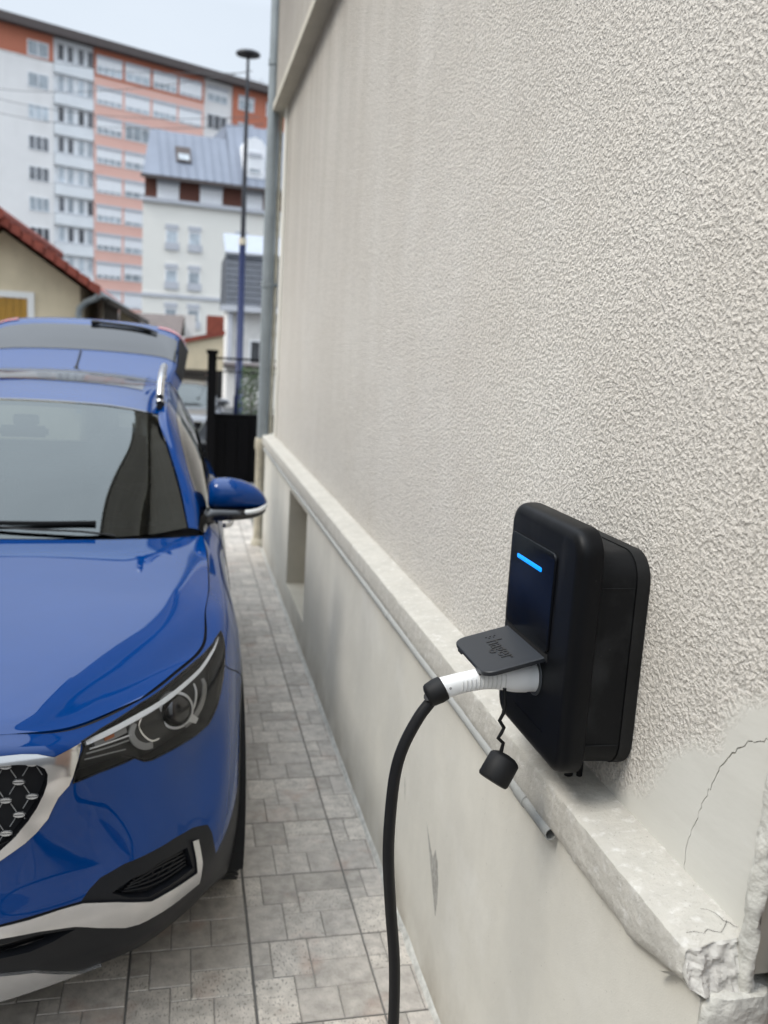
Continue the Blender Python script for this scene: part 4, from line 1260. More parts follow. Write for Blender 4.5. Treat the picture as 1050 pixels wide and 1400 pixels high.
    for sd_ in (1, -1):
        mm = np.array([sd_, 1, 1.])
        hl = empty('headlight', (0, 0, 0)); hl.parent = car; hl.matrix_parent_inverse = Matrix.Identity(4)
        hl.location = (-XC, -4.1, 0)                      # keeps world coordinates for its pieces

        def ah(o): o.parent = hl; o.matrix_parent_inverse = Matrix.Identity(4); return o
        def sh_(nm, ids, m, off):
            F = F2[np.isin(lab, ids)]; P = (V3 + N3 * off) * mm; Nn = N3 * mm
            used = np.unique(F); rm = -np.ones(len(P), int); rm[used] = np.arange(len(used)); F = rm[F]; P = P[used]; Nn = Nn[used]
            fn = np.cross(P[F[:, 1]] - P[F[:, 0]], P[F[:, 2]] - P[F[:, 0]]); fl = (fn * Nn[F].mean(1)).sum(-1) < 0
            F = np.where(fl[:, None], F[:, ::-1], F)
            me = bpy.data.meshes.new(nm); me.from_pydata([tuple(p) for p in W3(P)], [], [tuple(int(i) for i in f) for f in F]); me.update(); me.shade_smooth()
            me.normals_split_custom_set_from_vertices([tuple(x) for x in Nn]); return ah(link(nm, me, m))
        if detail: sh_('lens', [2], 'lamp_lens', .002)
        sh_('housing', [2], 'lamp_black', -.048)
        st = np.array(densify(HL, .06)); n = len(st); A_, B_, D_ = on(st, .002) * mm, on(st, -.006) * mm, on(st, -.050) * mm
        ah(MB().add(list(W3(B_)) + list(W3(D_)), [(i, (i + 1) % n, (i + 1) % n + n, i + n) for i in range(n)]).build('housing_wall', 'lamp_black', None, 60))
        # dark rubber line round the lamp
        ah(MB().tube(list(W3(on(np.array(list(st) + [st[0]]), -.0015) * mm)), .0032, 6, caps=False).build('gasket', 'shut_gap'))
        if not detail:
            ah(MB().tube([W3(on(inv('p', 239, 969), -.04) * mm), W3(on(inv('p', 239, 969), -.02) * mm)], .04, 20).build('projector', 'lamp_silver')); continue

        def band(nm, px, wd, off, m, th=.004):
            st = np.array(crv(poly(pp_(*px)), 6)); P = on(st, off); Pb = on(st, off - th); Nn = BODY.normal(st[:, 0], st[:, 1]) * SGN
            T = np.gradient(P, axis=0); T /= np.linalg.norm(T, axis=1, keepdims=True); Bn = np.cross(T, Nn)
            wv = np.interp(np.linspace(0, 1, len(P)), np.linspace(0, 1, len(wd)), wd)[:, None]
            a = (P + Bn * wv / 2) * mm; b = (P - Bn * wv / 2) * mm; c = (Pb - Bn * wv / 2) * mm; d = (Pb + Bn * wv / 2) * mm
            return ah(MB().loops([[W3(a[i]), W3(b[i]), W3(c[i]), W3(d[i])] for i in range(len(P))]).build(nm, m, None, 50))
        band('eyebrow', ((119, 1014.5), (150, 1000), (195, 975.5), (240, 946), (272, 917.5), (290, 892), (300, 868)), [.013, .0135, .014, .012, .010, .008, .004], -.006, 'lamp_silver', .01)
        band('daylight_guide', ((190, 986), (187, 1004), (193, 1016), (205, 1021), (216, 1019)), [.016, .018, .018, .016], -.018, 'lamp_grey')
        band('daylight_guide', ((284, 924), (288, 938), (284, 960), (273, 982), (262, 994)), [.012, .018, .018, .014, .008], -.018, 'lamp_grey')
        band('inner_rim', ((199, 976), (196, 992), (202, 1005), (213, 1013), (224, 1010)), [.004, .005, .005, .004], -.016, 'chrome')
        band('inner_rim', ((273, 930), (277, 944), (275, 962), (266, 980)), [.004, .005, .005, .004], -.020, 'lamp_silver')
        band('indicator_box', ((137, 1017), (160, 1006), (182, 995)), [.020, .020, .018], -.026, 'lamp_grey', .012)
        band('amber_reflector', ((150, 1011), (163, 1004)), [.008, .008], -.020, 'amber', .003)
        band('ridge', ((128, 1026), (160, 1015), (186, 1005)), [.003, .003], -.018, 'lamp_silver')
        band('ridge', ((124, 1034), (158, 1023), (184, 1013)), [.003, .003], -.020, 'lamp_grey')
        band('ridge', ((122, 1043), (156, 1033), (180, 1026)), [.0025, .0025], -.022, 'lamp_grey')
        # projector with its chrome ring and three struts
        c0 = on(inv('p', 239.5, 971), 0.); vd = W3(c0) - EYE; c0 = c0 + vd / np.linalg.norm(vd) * .058; aim = np.array([.20, -1, .03]); aim /= np.linalg.norm(aim)
        nn_ = BODY.normal(*map(np.array, inv('p', 239.5, 970))) * SGN
        aim = nn_ * .55 + np.array([0, -1, .1]) * .6; aim /= np.linalg.norm(aim)
        def cyl(nm, prof, m, sm=40): return ah(MB().tube([W3((c0 + aim * t) * mm) for t, r in prof], [r for t, r in prof], 32).build(nm, m, None, sm))
        cyl('projector_bezel', [(-.012, .0505), (.006, .0505), (.010, .049), (.011, .047), (.003, .0455), (.0, .02)], 'lamp_silver')
        cyl('projector_barrel', [(-.01, .046), (.006, .0455), (.008, .042)], 'gloss_black')
        cyl('projector_lens', [(.004, .0445), (.014, .0425), (.021, .036), (.026, .027), (.029, .014), (.0296, .002)], 'gloss_black')
        e1 = np.cross(aim, [0, 0, 1.]); e1 /= np.linalg.norm(e1); e2 = np.cross(e1, aim)
        for a in (-35, 215):
            d = e1 * math.cos(math.radians(a)) + e2 * math.sin(math.radians(a)); p = np.cross(d, aim)
            V = [c0 + d * r_ + p * w_ + aim * h_ for (r_, w_) in ((.049, -.011), (.049, .011), (.068, .008), (.068, -.008)) for h_ in (.002, .010)]
            ah(MB().add([W3(v * mm) for v in V], [(0, 2, 4, 6), (1, 7, 5, 3), (0, 1, 3, 2), (2, 3, 5, 4), (4, 5, 7, 6), (6, 7, 1, 0)]).build('projector_strut', 'lamp_silver'))

    # ---- bonnet
    def tp(i): return np.array(CP[i][0], float)
    rear = [(0, 3.30, 1.090), (.20, 3.305, 1.089), (.40, 3.335, 1.085), (.60, 3.42, 1.074), (.742, 3.575, 1.052)]
    rows_b = [rear,
              [(0, 3.10, 1.080), (.20, 3.10, 1.078), (.42, 3.12, 1.071), (.62, 3.17, 1.054), (.750, 3.28, 1.0355)],
              [(0, 2.80, 1.052), (.20, 2.80, 1.050), (.42, 2.81, 1.044), (.62, 2.85, 1.029), (.747, 2.93, 1.0095)],
              [(0, 2.50, 1.015), (.20, 2.50, 1.013), (.41, 2.515, 1.005), (.60, 2.58, .991), (.732, 2.745, .9885)],
              [(0, 2.26, .975), (.20, 2.265, .973), (.38, 2.285, .965), (.56, 2.39, .950), (.719, 2.565, .9375)],
              [(0, 2.10, .935), (.19, 2.11, .933), (.33, 2.13, .927), (.47, 2.225, .921), (.640, 2.385, .9225)],
              [(0, 2.050, .909), (.17, 2.055, .909), (.30, 2.072, .904), (.42, 2.118, .8985), (.560, 2.250, .9075)]]
    for r_ in rows_b:
        r_[-1] = (r_[-1][0] + .0055, r_[-1][1], r_[-1][2] + .001)
    rows_b[-1] = [(a, b - .0022, c - .0014) for a, b, c in rows_b[-1]]
    BN = Surf(np.array(rows_b).transpose(1, 0, 2), True, False)
    bon = surf_mesh('bonnet', BN, (0, 4), (0, 6), paint, 60, 70)
    e_ = [BN(np.array(4.), np.array(t)) for t in np.linspace(0, 6, 40)] + [BN(np.array(s_), np.array(6.)) for s_ in np.linspace(4, 0, 30)]
    mb = MB()
    for s_ in (1, -1):
        mm = np.array([s_, 1, 1.]); n = len(e_)
        mb.add([W3(p * mm) for p in e_] + [W3((p + np.array([-.012 if i < 45 else 0, .01, -.022])) * mm) for i, p in enumerate(e_)], [(i, i + 1, i + 1 + n, i + n) for i in range(n - 1)])
    add(mb.build('bonnet_flange', paint, None, 60), bon)
    # dark inner edge seen down the shut lines
    edge = [np.array(CP[i][0], float) + np.array([-.010, .006, -.012]) for i in range(0, 10)]
    ec = crv(edge, 8)
    for s_ in (1, -1): add(MB().tube([W3(p * np.array([s_, 1, 1.])) for p in ec], .010, 8).build('drain_channel', 'shut_gap'), bon)
    seam(poly(pp_((305, 909), (318, 916), (331, 926)), 8))
    seam([(9.55, 0.02), (9.45, 1.0), (9.42, 2.4), (9.5, 3.6), (9.7, 4.9)])
    seam([(10.95, 0.02), (10.98, 2), (11.0, 4.9)])
    # cowl under the windscreen and wiper
    CW = Surf([[(0, 3.30, 1.075), (0, 3.42, 1.083)], [(.4, 3.335, 1.070), (.4, 3.45, 1.080)], [(.74, 3.57, 1.04), (.72, 3.66, 1.07)]], True)
    surf_mesh('cowl', CW, (0, 2), (0, 1), 'cladding', 20, 4)
    # ---- windscreen
    WSP = [[(0, 3.345, 1.082), (0, 3.62, 1.248), (0, 3.90, 1.397), (0, 4.15, 1.522)],
           [(.32, 3.37, 1.082), (.31, 3.63, 1.246), (.295, 3.90, 1.393), (.28, 4.14, 1.516)],
           [(.55, 3.455, 1.082), (.52, 3.69, 1.240), (.48, 3.92, 1.385), (.445, 4.135, 1.500)],
           [(.685, 3.565, 1.087), (.645, 3.76, 1.225), (.595, 3.95, 1.357), (.548, 4.15, 1.474)]]
    WS = Surf(WSP, True)
    surf_mesh('windscreen', WS, (0, 3), (0, 3), 'windscreen', 40, 30)
    fr_ = surf_mesh('windscreen_frit', WS, (0, 3), (0, .17), 'gloss_black', 30, 3, off=-.003)
    surf_mesh('windscreen_frit', WS, (2.60, 3), (.0, 3), 'gloss_black', 6, 24, off=-.003)
    surf_mesh('windscreen_frit', WS, (0, 3), (2.86, 3), 'gloss_black', 30, 3, off=-.003)
    for s_ in (1, -1):
        add(MB().tube([W3((s_ * a, b, c)) for a, b, c in crv([(.600, 3.60, 1.06), (.590, 3.72, 1.14), (.560, 3.92, 1.30), (.520, 4.12, 1.44), (.50, 4.25, 1.47)], 4)], .024, 10).build('pillar_trim', 'pillar_trim', None, 60))
    # mirror and sensor pod behind the glass
    add(MB().box(W3([-.10, 4.02, 1.375]), W3([.10, 4.05, 1.425]), .012).box(W3([-.05, 4.08, 1.42]), W3([.05, 4.13, 1.465]), .005).build('rear_view_mirror', 'interior', None, 40))
    wpp = [(.10, 3.395, 1.112), (-.30, 3.405, 1.120), (-.55, 3.47, 1.125)]
    # wiper lying on the glass, its pivot side towards the centre
    def wiper(pts, blade0):
        o = add(MB().tube([W3(p) for p in crv(pts, 5)], [.009, .008] + [.0065] * (len(crv(pts, 5)) - 2), 8, sq=.6).build('wiper_arm', 'rubber', None, 50))
        add(MB().tube([W3(p) for p in crv(blade0, 5)], .0065, 6, sq=1.4).build('wiper_blade', 'rubber', None, 50), o)
    wiper([(.42, 3.40, 1.085), (.30, 3.375, 1.106), (.12, 3.372, 1.113), (-.05, 3.385, 1.124)], [(.35, 3.43, 1.128), (.15, 3.405, 1.128), (-.1, 3.40, 1.130), (-.30, 3.425, 1.136)])
    wiper([(-.20, 3.34, 1.085), (-.32, 3.36, 1.10), (-.45, 3.42, 1.11), (-.55, 3.48, 1.13)], [(-.12, 3.40, 1.12), (-.3, 3.41, 1.122), (-.5, 3.47, 1.128), (-.62, 3.54, 1.14)])
    # ---- pillars, side glass, roof
    SU = Surf([[(.752, 3.600, 1.054), (.738, 3.590, 1.068), (.722, 3.575, 1.080), (.690, 3.560, 1.088)],
               [(.780, 3.800, 1.056), (.762, 3.770, 1.110), (.712, 3.720, 1.180), (.652, 3.755, 1.228)],
               [(.797, 4.020, 1.058), (.750, 3.980, 1.210), (.655, 3.925, 1.320), (.602, 3.945, 1.358)],
               [(.803, 4.350, 1.063), (.745, 4.300, 1.280), (.602, 4.220, 1.498), (.552, 4.160, 1.476)],
               [(.810, 4.800, 1.072), (.742, 4.800, 1.320), (.605, 4.800, 1.560), (.560, 4.800, 1.590)],
               [(.804, 5.400, 1.090), (.737, 5.400, 1.325), (.600, 5.400, 1.555), (.552, 5.400, 1.584)],
               [(.770, 5.880, 1.110), (.705, 5.860, 1.320), (.580, 5.820, 1.530), (.535, 5.820, 1.555)],
               [(.740, 6.060, 1.120), (.675, 6.030, 1.310), (.560, 5.990, 1.500), (.510, 5.990, 1.530)]])
    surf_mesh('pillar', SU, (0, 7), (1.72, 3), paint, 60, 8)
    surf_mesh('pillar', SU, (6.2, 7), (0, 1.72), paint, 8, 8)
    sg_ = surf_mesh('side_glass', SU, (.9, 6.2), (.10, 1.72), 'dark_glass', 50, 12, off=-.004)
    for (a, b) in ((3.35, 3.6), (4.95, 5.15)): surf_mesh('door_pillar', SU, (a, b), (.1, 1.74), 'gloss_black', 4, 10, off=-.001)
    surf_mesh('window_seal', SU, (.9, 6.2), (1.62, 1.76), 'gloss_black', 40, 3, off=.001)
    surf_mesh('belt_trim', SU, (.9, 6.3), (-.0, .13), 'chrome', 40, 3, off=.002)
    surf_mesh('corner_sail', SU, (.0, .92), (0, 1.74), 'gloss_black', 8, 6, off=-.001)
    # roof
    RF = Surf([[(0, 4.150, 1.524), (0, 4.45, 1.590), (0, 4.85, 1.625), (0, 5.40, 1.622), (0, 5.99, 1.572)],
               [(.28, 4.140, 1.518), (.28, 4.45, 1.582), (.28, 4.85, 1.616), (.28, 5.40, 1.613), (.28, 5.99, 1.564)],
               [(.445, 4.135, 1.502), (.46, 4.45, 1.562), (.46, 4.83, 1.600), (.46, 5.40, 1.597), (.44, 5.99, 1.550)],
               [(.552, 4.160, 1.478), (.556, 4.45, 1.530), (.562, 4.80, 1.590), (.552, 5.40, 1.586), (.510, 5.99, 1.531)]], True)
    surf_mesh('roof', RF, (0, 3), (0, 4), paint, 40, 60)
    surf_mesh('sunroof_glass', RF, (0, 2.05), (1.15, 3.2), 'gloss_black', 24, 24, off=.0022)
    surf_mesh('screen_header', RF, (0, 3), (-.0, .06), 'gloss_black', 30, 2, off=.0015)
    for s_ in (1, -1):
        P = [(.555, 4.24, 1.530), (.556, 4.29, 1.590), (.556, 4.38, 1.628), (.556, 4.60, 1.655), (.553, 5.1, 1.668), (.548, 5.5, 1.655), (.54, 5.72, 1.62), (.538, 5.78, 1.575)]
        rl = add(MB().tube([W3((a * s_, b, c)) for a, b, c in crv(P, 5)], .0175, 14, sq=1.15).build('roof_rail', 'satin_silver', None, 60))
        add(MB().box(W3((s_ * .556 - .015, 4.23, 1.50)), W3((s_ * .556 + .015, 4.32, 1.57)), .006).build('rail_foot', 'cladding', None, 50), rl)
        add(MB().box(W3((s_ * .54 - .015, 5.70, 1.50)), W3((s_ * .54 + .015, 5.79, 1.58)), .006).build('rail_foot', 'cladding', None, 50), rl)
    # ---- door mirrors
    for s_ in (1, -1):
        mh = empty('door_mirror', (0, 0, 0)); mh.parent = car; mh.location = (-XC, -4.1, 0)
        def am(o): o.parent = mh; return o
        def hull(secs, n=22, ex=.8):
            rr_ = []
            for (u, zb, zt_, y0, y1) in crv(secs, 5):
                zc, hz_ = (zb + zt_) / 2, (zt_ - zb) / 2; yc, hy = (y0 + y1) / 2, (y1 - y0) / 2
                r = []
                for k in range(n):
                    t = 2 * PI * k / n; c, q_ = math.cos(t), math.sin(t)
                    r.append(W3((u * s_, yc + hy * math.copysign(abs(c) ** ex, c), zc + hz_ * math.copysign(abs(q_) ** ex, q_))))
                rr_.append(r)
            return MB().loops(rr_)
        am(hull([(.772, 1.126, 1.200, 3.86, 3.90), (.778, 1.118, 1.222, 3.82, 3.94), (.80, 1.116, 1.240, 3.80, 3.95), (.85, 1.117, 1.246, 3.79, 3.955), (.91, 1.119, 1.238, 3.79, 3.955),
                 (.965, 1.121, 1.216, 3.80, 3.95), (1.005, 1.122, 1.184, 3.82, 3.945), (1.022, 1.120, 1.158, 3.85, 3.93), (1.027, 1.132, 1.146, 3.87, 3.90)]).build('mirror_shell', paint, None, 60))
        am(hull([(.73, 1.050, 1.085, 3.80, 3.87), (.76, 1.052, 1.105, 3.79, 3.90), (.80, 1.060, 1.128, 3.792, 3.948), (.88, 1.066, 1.130, 3.785, 3.95), (.95, 1.074, 1.130, 3.79, 3.948), (1.0, 1.088, 1.132, 3.812, 3.94), (1.02, 1.102, 1.132, 3.845, 3.92)], ex=.7).build('mirror_base', 'gloss_black', None, 60))
        am(MB().tube([W3((u * s_, y, z)) for u, y, z in crv([(.925, 3.786, 1.112), (.95, 3.786, 1.114), (.985, 3.799, 1.120), (1.01, 3.828, 1.129), (1.022, 3.866, 1.136)], 5)], [.006] + [.0105] * 18 + [.009, .006], 10).build('turn_signal', 'indicator', None, 60))
        am(MB().add([W3((u * s_, 3.957, z)) for u, z in ((.80, 1.115), (1.0, 1.125), (1.0, 1.18), (.95, 1.215), (.82, 1.228))], [(0, 1, 2, 3, 4)]).build('mirror_glass', 'chrome'))
        am(MB().add([W3((u * s_, y, z)) for (u, y, z) in ((.70, 3.74, 1.075), (.79, 3.80, 1.085), (.79, 3.90, 1.085), (.70, 3.90, 1.075), (.74, 3.74, 1.045), (.80, 3.80, 1.062), (.80, 3.90, 1.062), (.74, 3.90, 1.045))],
                 [(0, 1, 2, 3), (4, 7, 6, 5), (0, 4, 5, 1), (1, 5, 6, 2), (2, 6, 7, 3), (3, 7, 4, 0)]).build('mirror_foot', 'gloss_black'))
    for s_ in (1, -1):
        for (y, u) in ((4.62, .905), (5.35, .910)):
            add(MB().tube([W3((s_ * (u - .03), y - .10, .905)), W3((s_ * (u + .0), y - .08, .905)), W3((s_ * (u + .012), y, .907)), W3((s_ * (u + .002), y + .09, .909)), W3((s_ * (u - .03), y + .11, .909))], .013, 10).build('door_handle', 'chrome', None, 60))
    # ---- wheels
    def lathe(prof, n=40):
        """profile (x, r) round the x axis"""
        return [[(x, r * math.cos(2 * PI * k / n), r * math.sin(2 * PI * k / n)) for k in range(n)] for x, r in prof]
    tm = MB().loops(lathe([(-.10, .235), (-.108, .27), (-.105, .318), (-.088, .337), (-.06, .3415), (.06, .3415), (.088, .337), (.105, .318), (.108, .27), (.10, .235), (-.10, .235)]), False, False)
    for k in range(48):
        a = 2 * PI * k / 48
        for (x0_, x1_, sh2) in ((-.098, -.035, .0), (.035, .098, .03)):
            v_ = []
            for (x, aa, r) in ((x0_, a, .333), (x1_, a + sh2, .343), (x1_, a + sh2 + .055, .343), (x0_, a + .055, .333), (x0_, a, .341), (x1_, a + sh2, .3475), (x1_, a + sh2 + .055, .3475), (x0_, a + .055, .341)):
                v_.append((x, r * math.cos(aa), r * math.sin(aa)))
            tm.add(v_, [(4, 5, 6, 7), (0, 1, 5, 4), (1, 2, 6, 5), (2, 3, 7, 6), (3, 0, 4, 7)])
    tyre_me = tm.mesh('tyre', 50); tyre_me.materials.append(MATS['tyre'])
    rm_ = MB().loops(lathe([(-.09, .24), (-.095, .232), (-.06, .222), (.05, .21), (.085, .225), (.098, .236), (.101, .242), (.09, .245)]), False, False)
    for k in range(5):
        for dl in (-.11, .11):
            a = 2 * PI * k / 5 + dl; ca, sa = math.cos(a), math.sin(a)
            v_ = []
            for (r, x, hw_) in ((.05, .062, .018), (.16, .072, .014), (.232, .088, .020)):
                for (dx_, dw) in ((0, -hw_), (0, hw_), (-.03, hw_), (-.03, -hw_)): v_.append((x + dx_, r * ca - dw * sa, r * sa + dw * ca))
            rm_.loops([v_[0:4], v_[4:8], v_[8:12]])
    rm_.loops(lathe([(.03, .07), (.066, .066), (.074, .03), (.076, .002)], 24))
    rim_me = rm_.mesh('rim', 40); rim_me.materials.append(MATS['lamp_silver'])
    dk = MB().loops(lathe([(-.02, .17), (-.02, .02)], 24)).mesh('brake_disc'); dk.materials.append(MATS['lamp_grey'])
    for (y, s_) in ((AXF, 1), (AXF, -1), (AXR, 1), (AXR, -1)):
        wh = empty('wheel', (0, 0, 0), parent=car); wh.location = (s_ * .765, y - 4.1, AXZ); wh.rotation_euler = (0, 0, 0 if s_ > 0 else PI)
        for nm, me_ in (('tyre', tyre_me), ('rim', rim_me), ('brake_disc', dk)): link(nm, me_, None, wh)
        o = MB().add([(XC + s_ * x, y + .385 * math.cos(a), AXZ + .385 * math.sin(a)) for a in np.linspace(-.4, PI + .4, 20) for x in (.50, .87)], [(2 * i, 2 * i + 1, 2 * i + 3, 2 * i + 2) for i in range(19)]).add(
            [(XC + s_ * .50, y + .385 * math.cos(a), AXZ + .385 * math.sin(a)) for a in np.linspace(-.4, PI + .4, 20)], [tuple(range(20))]).build('wheel_arch_liner', 'shut_gap'); add(o)
    # ---- floor pan, cabin
    add(MB().box(W3((-.42, 2.30, .24)), W3((.42, 2.50, .30))).box(W3((-.48, 2.3, .24)), W3((.48, 6.2, .30))).box(W3((-.82, 3.40, .19)), W3((.82, 5.08, .30))).box(W3((-.78, 5.95, .22)), W3((.78, 6.18, .30))).build('floor_pan', 'shut_gap'))
    cab = add(MB().box(W3((-.66, 3.52, .95)), W3((.66, 3.86, 1.055)), .03).box(W3((-.62, 3.80, .75)), W3((.62, 3.95, 1.04)), .03).box(W3((-.14, 3.9, .55)), W3((.14, 4.5, .80)), .03).build('dashboard', 'interior', None, 50))
    cabr = (MB().box(W3((-.80, 3.35, .28)), W3((.80, 6.0, .40))).box(W3((-.82, 3.95, .40)), W3((-.76, 5.9, 1.04))).box(W3((.76, 3.95, .40)), W3((.82, 5.9, 1.04))).box(W3((-.8, 3.40, .40)), W3((.8, 3.46, .98))))
    add(cabr.build('cabin_lining', 'interior'))
    for (u, y) in ((.36, 4.45), (-.36, 4.45)):
        st2 = add(MB().box(W3((u - .24, y - .35, .50)), W3((u + .24, y + .15, .66)), .05).build('seat', 'interior', None, 60))
        add(MB().add([], []).box(W3((u - .23, y + .10, .62)), W3((u + .23, y + .26, 1.16)), .06).build('seat_back', 'interior', None, 60), st2)
        add(MB().box(W3((u - .12, y + .17, 1.19)), W3((u + .12, y + .27, 1.37)), .04).build('head_rest', 'interior', None, 60), st2)
    add(MB().box(W3((-.62, 5.2, .5)), W3((.62, 5.36, 1.15)), .06).build('rear_bench', 'interior', None, 60))
    sw_ = crv([(.36 + .18 * math.cos(a), 4.02 - .07 * math.sin(a), 1.02 + .165 * math.sin(a)) for a in np.linspace(0, 2 * PI, 17)[:-1]], 3, True)
    mbw = MB().tube([W3(p) for p in list(sw_) + [sw_[0]]], .014, 8, caps=False); mbw.tube([W3((.19, 4.02, 1.02)), W3((.53, 4.02, 1.02))], .014, 8); mbw.box(W3((.30, 3.99, .96)), W3((.42, 4.05, 1.06)), .02)
    add(mbw.build('steering_wheel', 'interior', None, 60))
    # ---- tailgate
    if open_tailgate:
        TGr = [[(0, 5.990, 1.585), (.42, 5.990, 1.572), (.56, 5.995, 1.545), (.615, 6.01, 1.480)],
               [(0, 6.150, 1.640), (.42, 6.150, 1.628), (.575, 6.150, 1.600), (.640, 6.15, 1.525)],
               [(0, 6.320, 1.705), (.42, 6.315, 1.692), (.590, 6.310, 1.658), (.660, 6.30, 1.575)],
               [(0, 6.520, 1.800), (.40, 6.510, 1.785), (.590, 6.500, 1.742), (.672, 6.48, 1.650)],
               [(0, 6.700, 1.882), (.38, 6.690, 1.866), (.590, 6.670, 1.815), (.685, 6.64, 1.715)],
               [(0, 6.820, 1.922), (.38, 6.800, 1.908), (.600, 6.780, 1.862), (.690, 6.73, 1.745)],
               [(0, 6.950, 1.930), (.38, 6.930, 1.915), (.600, 6.900, 1.868), (.690, 6.84, 1.745)],
               [(0, 7.080, 1.890), (.38, 7.060, 1.875), (.600, 7.010, 1.828), (.680, 6.94, 1.710)]]
    else:
        TGr = [[(0, 5.990, 1.585), (.42, 5.990, 1.572), (.52, 5.995, 1.545), (.54, 6.0, 1.50)],
               [(0, 6.10, 1.56), (.42, 6.10, 1.55), (.55, 6.08, 1.50), (.58, 6.05, 1.45)],
               [(0, 6.15, 1.48), (.42, 6.14, 1.47), (.58, 6.10, 1.42), (.62, 6.06, 1.38)],
               [(0, 6.22, 1.30), (.42, 6.20, 1.29), (.62, 6.13, 1.26), (.68, 6.07, 1.24)],
               [(0, 6.27, 1.14), (.42, 6.25, 1.13), (.65, 6.15, 1.12), (.73, 6.08, 1.12)],
               [(0, 6.29, 1.06), (.42, 6.27, 1.05), (.65, 6.17, 1.05), (.75, 6.09, 1.05)],
               [(0, 6.33, .90), (.42, 6.31, .90), (.66, 6.20, .90), (.78, 6.12, .90)],
               [(0, 6.36, .72), (.42, 6.34, .72), (.67, 6.22, .72), (.80, 6.14, .72)]]
    TG = Surf(np.array(TGr).transpose(1, 0, 2), True, False)
    tg = surf_mesh('tailgate', TG, (0, 3), (0, 7), paint, 40, 60)
    surf_mesh('rear_window', TG, (0, 2.15), (2.15, 4.05), 'rear_glass', 30, 30, off=.003, par=tg)
    surf_mesh('window_quarter', TG, (2.22, 2.98), (1.3, 4.6), 'shut_gap', 10, 30, off=.005, par=tg)
    surf_mesh('tail_light', TG, (1.35, 2.7), (4.75, 5.7), 'red_lamp', 20, 10, off=.006, par=tg)
    if open_tailgate:
        P = [TG(np.array(s_), np.array(t_)) + np.array([0, 0, .018]) for s_, t_ in ((.05, 4.12), (.3, 4.12), (.9, 4.02), (1.35, 3.85))]
        add(MB().tube([W3(p) for p in crv(P, 4)], [.02] * 3 + [.016] * (len(crv(P, 4)) - 5) + [.012, .01], 8, sq=.7).build('rear_wiper', 'rubber', None, 50), tg)
        P = [TG(np.array(0.), np.array(t_)) + np.array([-.01, 0, .004]) for t_ in np.linspace(.05, 2.0, 12)]
        add(MB().tube([W3(p) for p in P], [.012] * 3 + [.006] * 9, 6).build('washer_channel', 'rubber', None, 50), tg)
        surf_mesh('tailgate_lining', TG, (0, 3), (0, 7), 'interior', 16, 20, off=-.05, par=tg)
        for s_ in (1, -1): add(MB().tube([W3((s_ * .60, 6.02, 1.25)), W3((s_ * .62, 6.5, 1.62))], .011, 8).build('gas_strut', 'rubber', None, 60))
    return car


blue = make_car('parked_car', 'metallic blue car with silver trim and raised tailgate parked beside the rendered wall', 'paint', None)
silver = make_car('parked_car', 'silver car parked with its nose out of the dark garage beyond the gate', 'paint_silver_shaded', None, False, False)
silver.name = 'parked_car.001'
silver.location = (.0, 20.2, -.57)
silver.scale = (.98, .98, .95)
# ------------------------------------------------------------------ beyond the driveway
def kids(parent):
    """builder of parts in the local frame of a thing"""
    def K(mb, name, m, smooth=None, par=None, loc=None):
        o = mb.build(name, m, par or parent, smooth)
        if loc is not None: o.location = loc
        return o
    return K


def sight_frame(vpx, vpy, px, py, dist):
    d = RC @ np.array([vpx - 525, vpy - 700, FOC]); ang = math.atan2(d[1], d[0])
    return at(px, py, y=dist), ang


# tall apartment block
o_, ang = sight_frame(1945, 565, 75, 300, 95)
TB = -1.0
tower = empty('apartment_tower', (o_[0], o_[1], TB), ang, 'tall orange, pink and white apartment block with rows of white shuttered windows', 'apartment block')
K = kids(tower)
q = 95 / 85.


def tz(z): return 1.82 + (z - 1.82) * q - TB


TOP = tz(26.2)
zsp = tz(24.15)
XA, XB, XC_, XD, XE, XF, XG = -22 * q, -.05, 3.52 * q, 14.25 * q, 17.45 * q, 27 * q, 30 * q
K(MB().box((XA, .6, 0), (XG, 14, TOP)), 'wall', 'far_white')
K(MB().box((XA, 0, 0), (XB, .6, zsp)), 'white_bay', 'far_white')
K(MB().box((XA, -.02, zsp), (XB, .6, TOP)), 'orange_band', 'far_orange')
K(MB().box((XB, .25, 0), (XC_, .6, TOP)), 'glazed_bay', 'far_balcony')
K(MB().box((XC_, 0, 0), (XD, .6, tz(23.9))), 'pink_bay', 'far_pink')
K(MB().box((XC_, -.02, tz(23.9)), (XD, .6, TOP)), 'orange_band', 'far_orange')
K(MB().box((XD, .25, 0), (XE, .6, TOP)), 'white_bay', 'far_white')
K(MB().box((XE, 0, 0), (XG, .6, TOP)), 'orange_bay', 'far_orange')
for i in range(3):
    K(MB().box((-14 * q + i * .0 - 2.2 + i * 3.2, -.01, 0), (-14 * q + i * 3.2 - 2.1, .02, zsp)), 'joint', 'far_box')
K(MB().box((XA - 1, -.9, TOP), (XG + 1, 14.5, TOP + .18)).box((XA - 1, -.9, TOP + .18), (XG + 1, -.75, TOP + .75)).box((XA - 1, -.75, TOP + .18), (XG + 1, 14.5, TOP + .5)), 'roof', 'roof_dark')
ROW = [tz(25.2 - 2.47 * k) for k in range(10)]
# one window: frame, roller box, shutter or panes
def win_mesh(w_, h_, panes, box=True):
    f = MB(); t = .07
    f.box((0, -.06, 0), (w_, .0, t)).box((0, -.06, h_ - t), (w_, 0, h_)).box((0, -.06, t), (t, 0, h_ - t)).box((w_ - t, -.06, t), (w_, 0, h_ - t))
    for i in range(1, panes): f.box((w_ * i / panes - .04, -.06, t), (w_ * i / panes + .04, 0, h_ - t))
    return f.mesh('window')


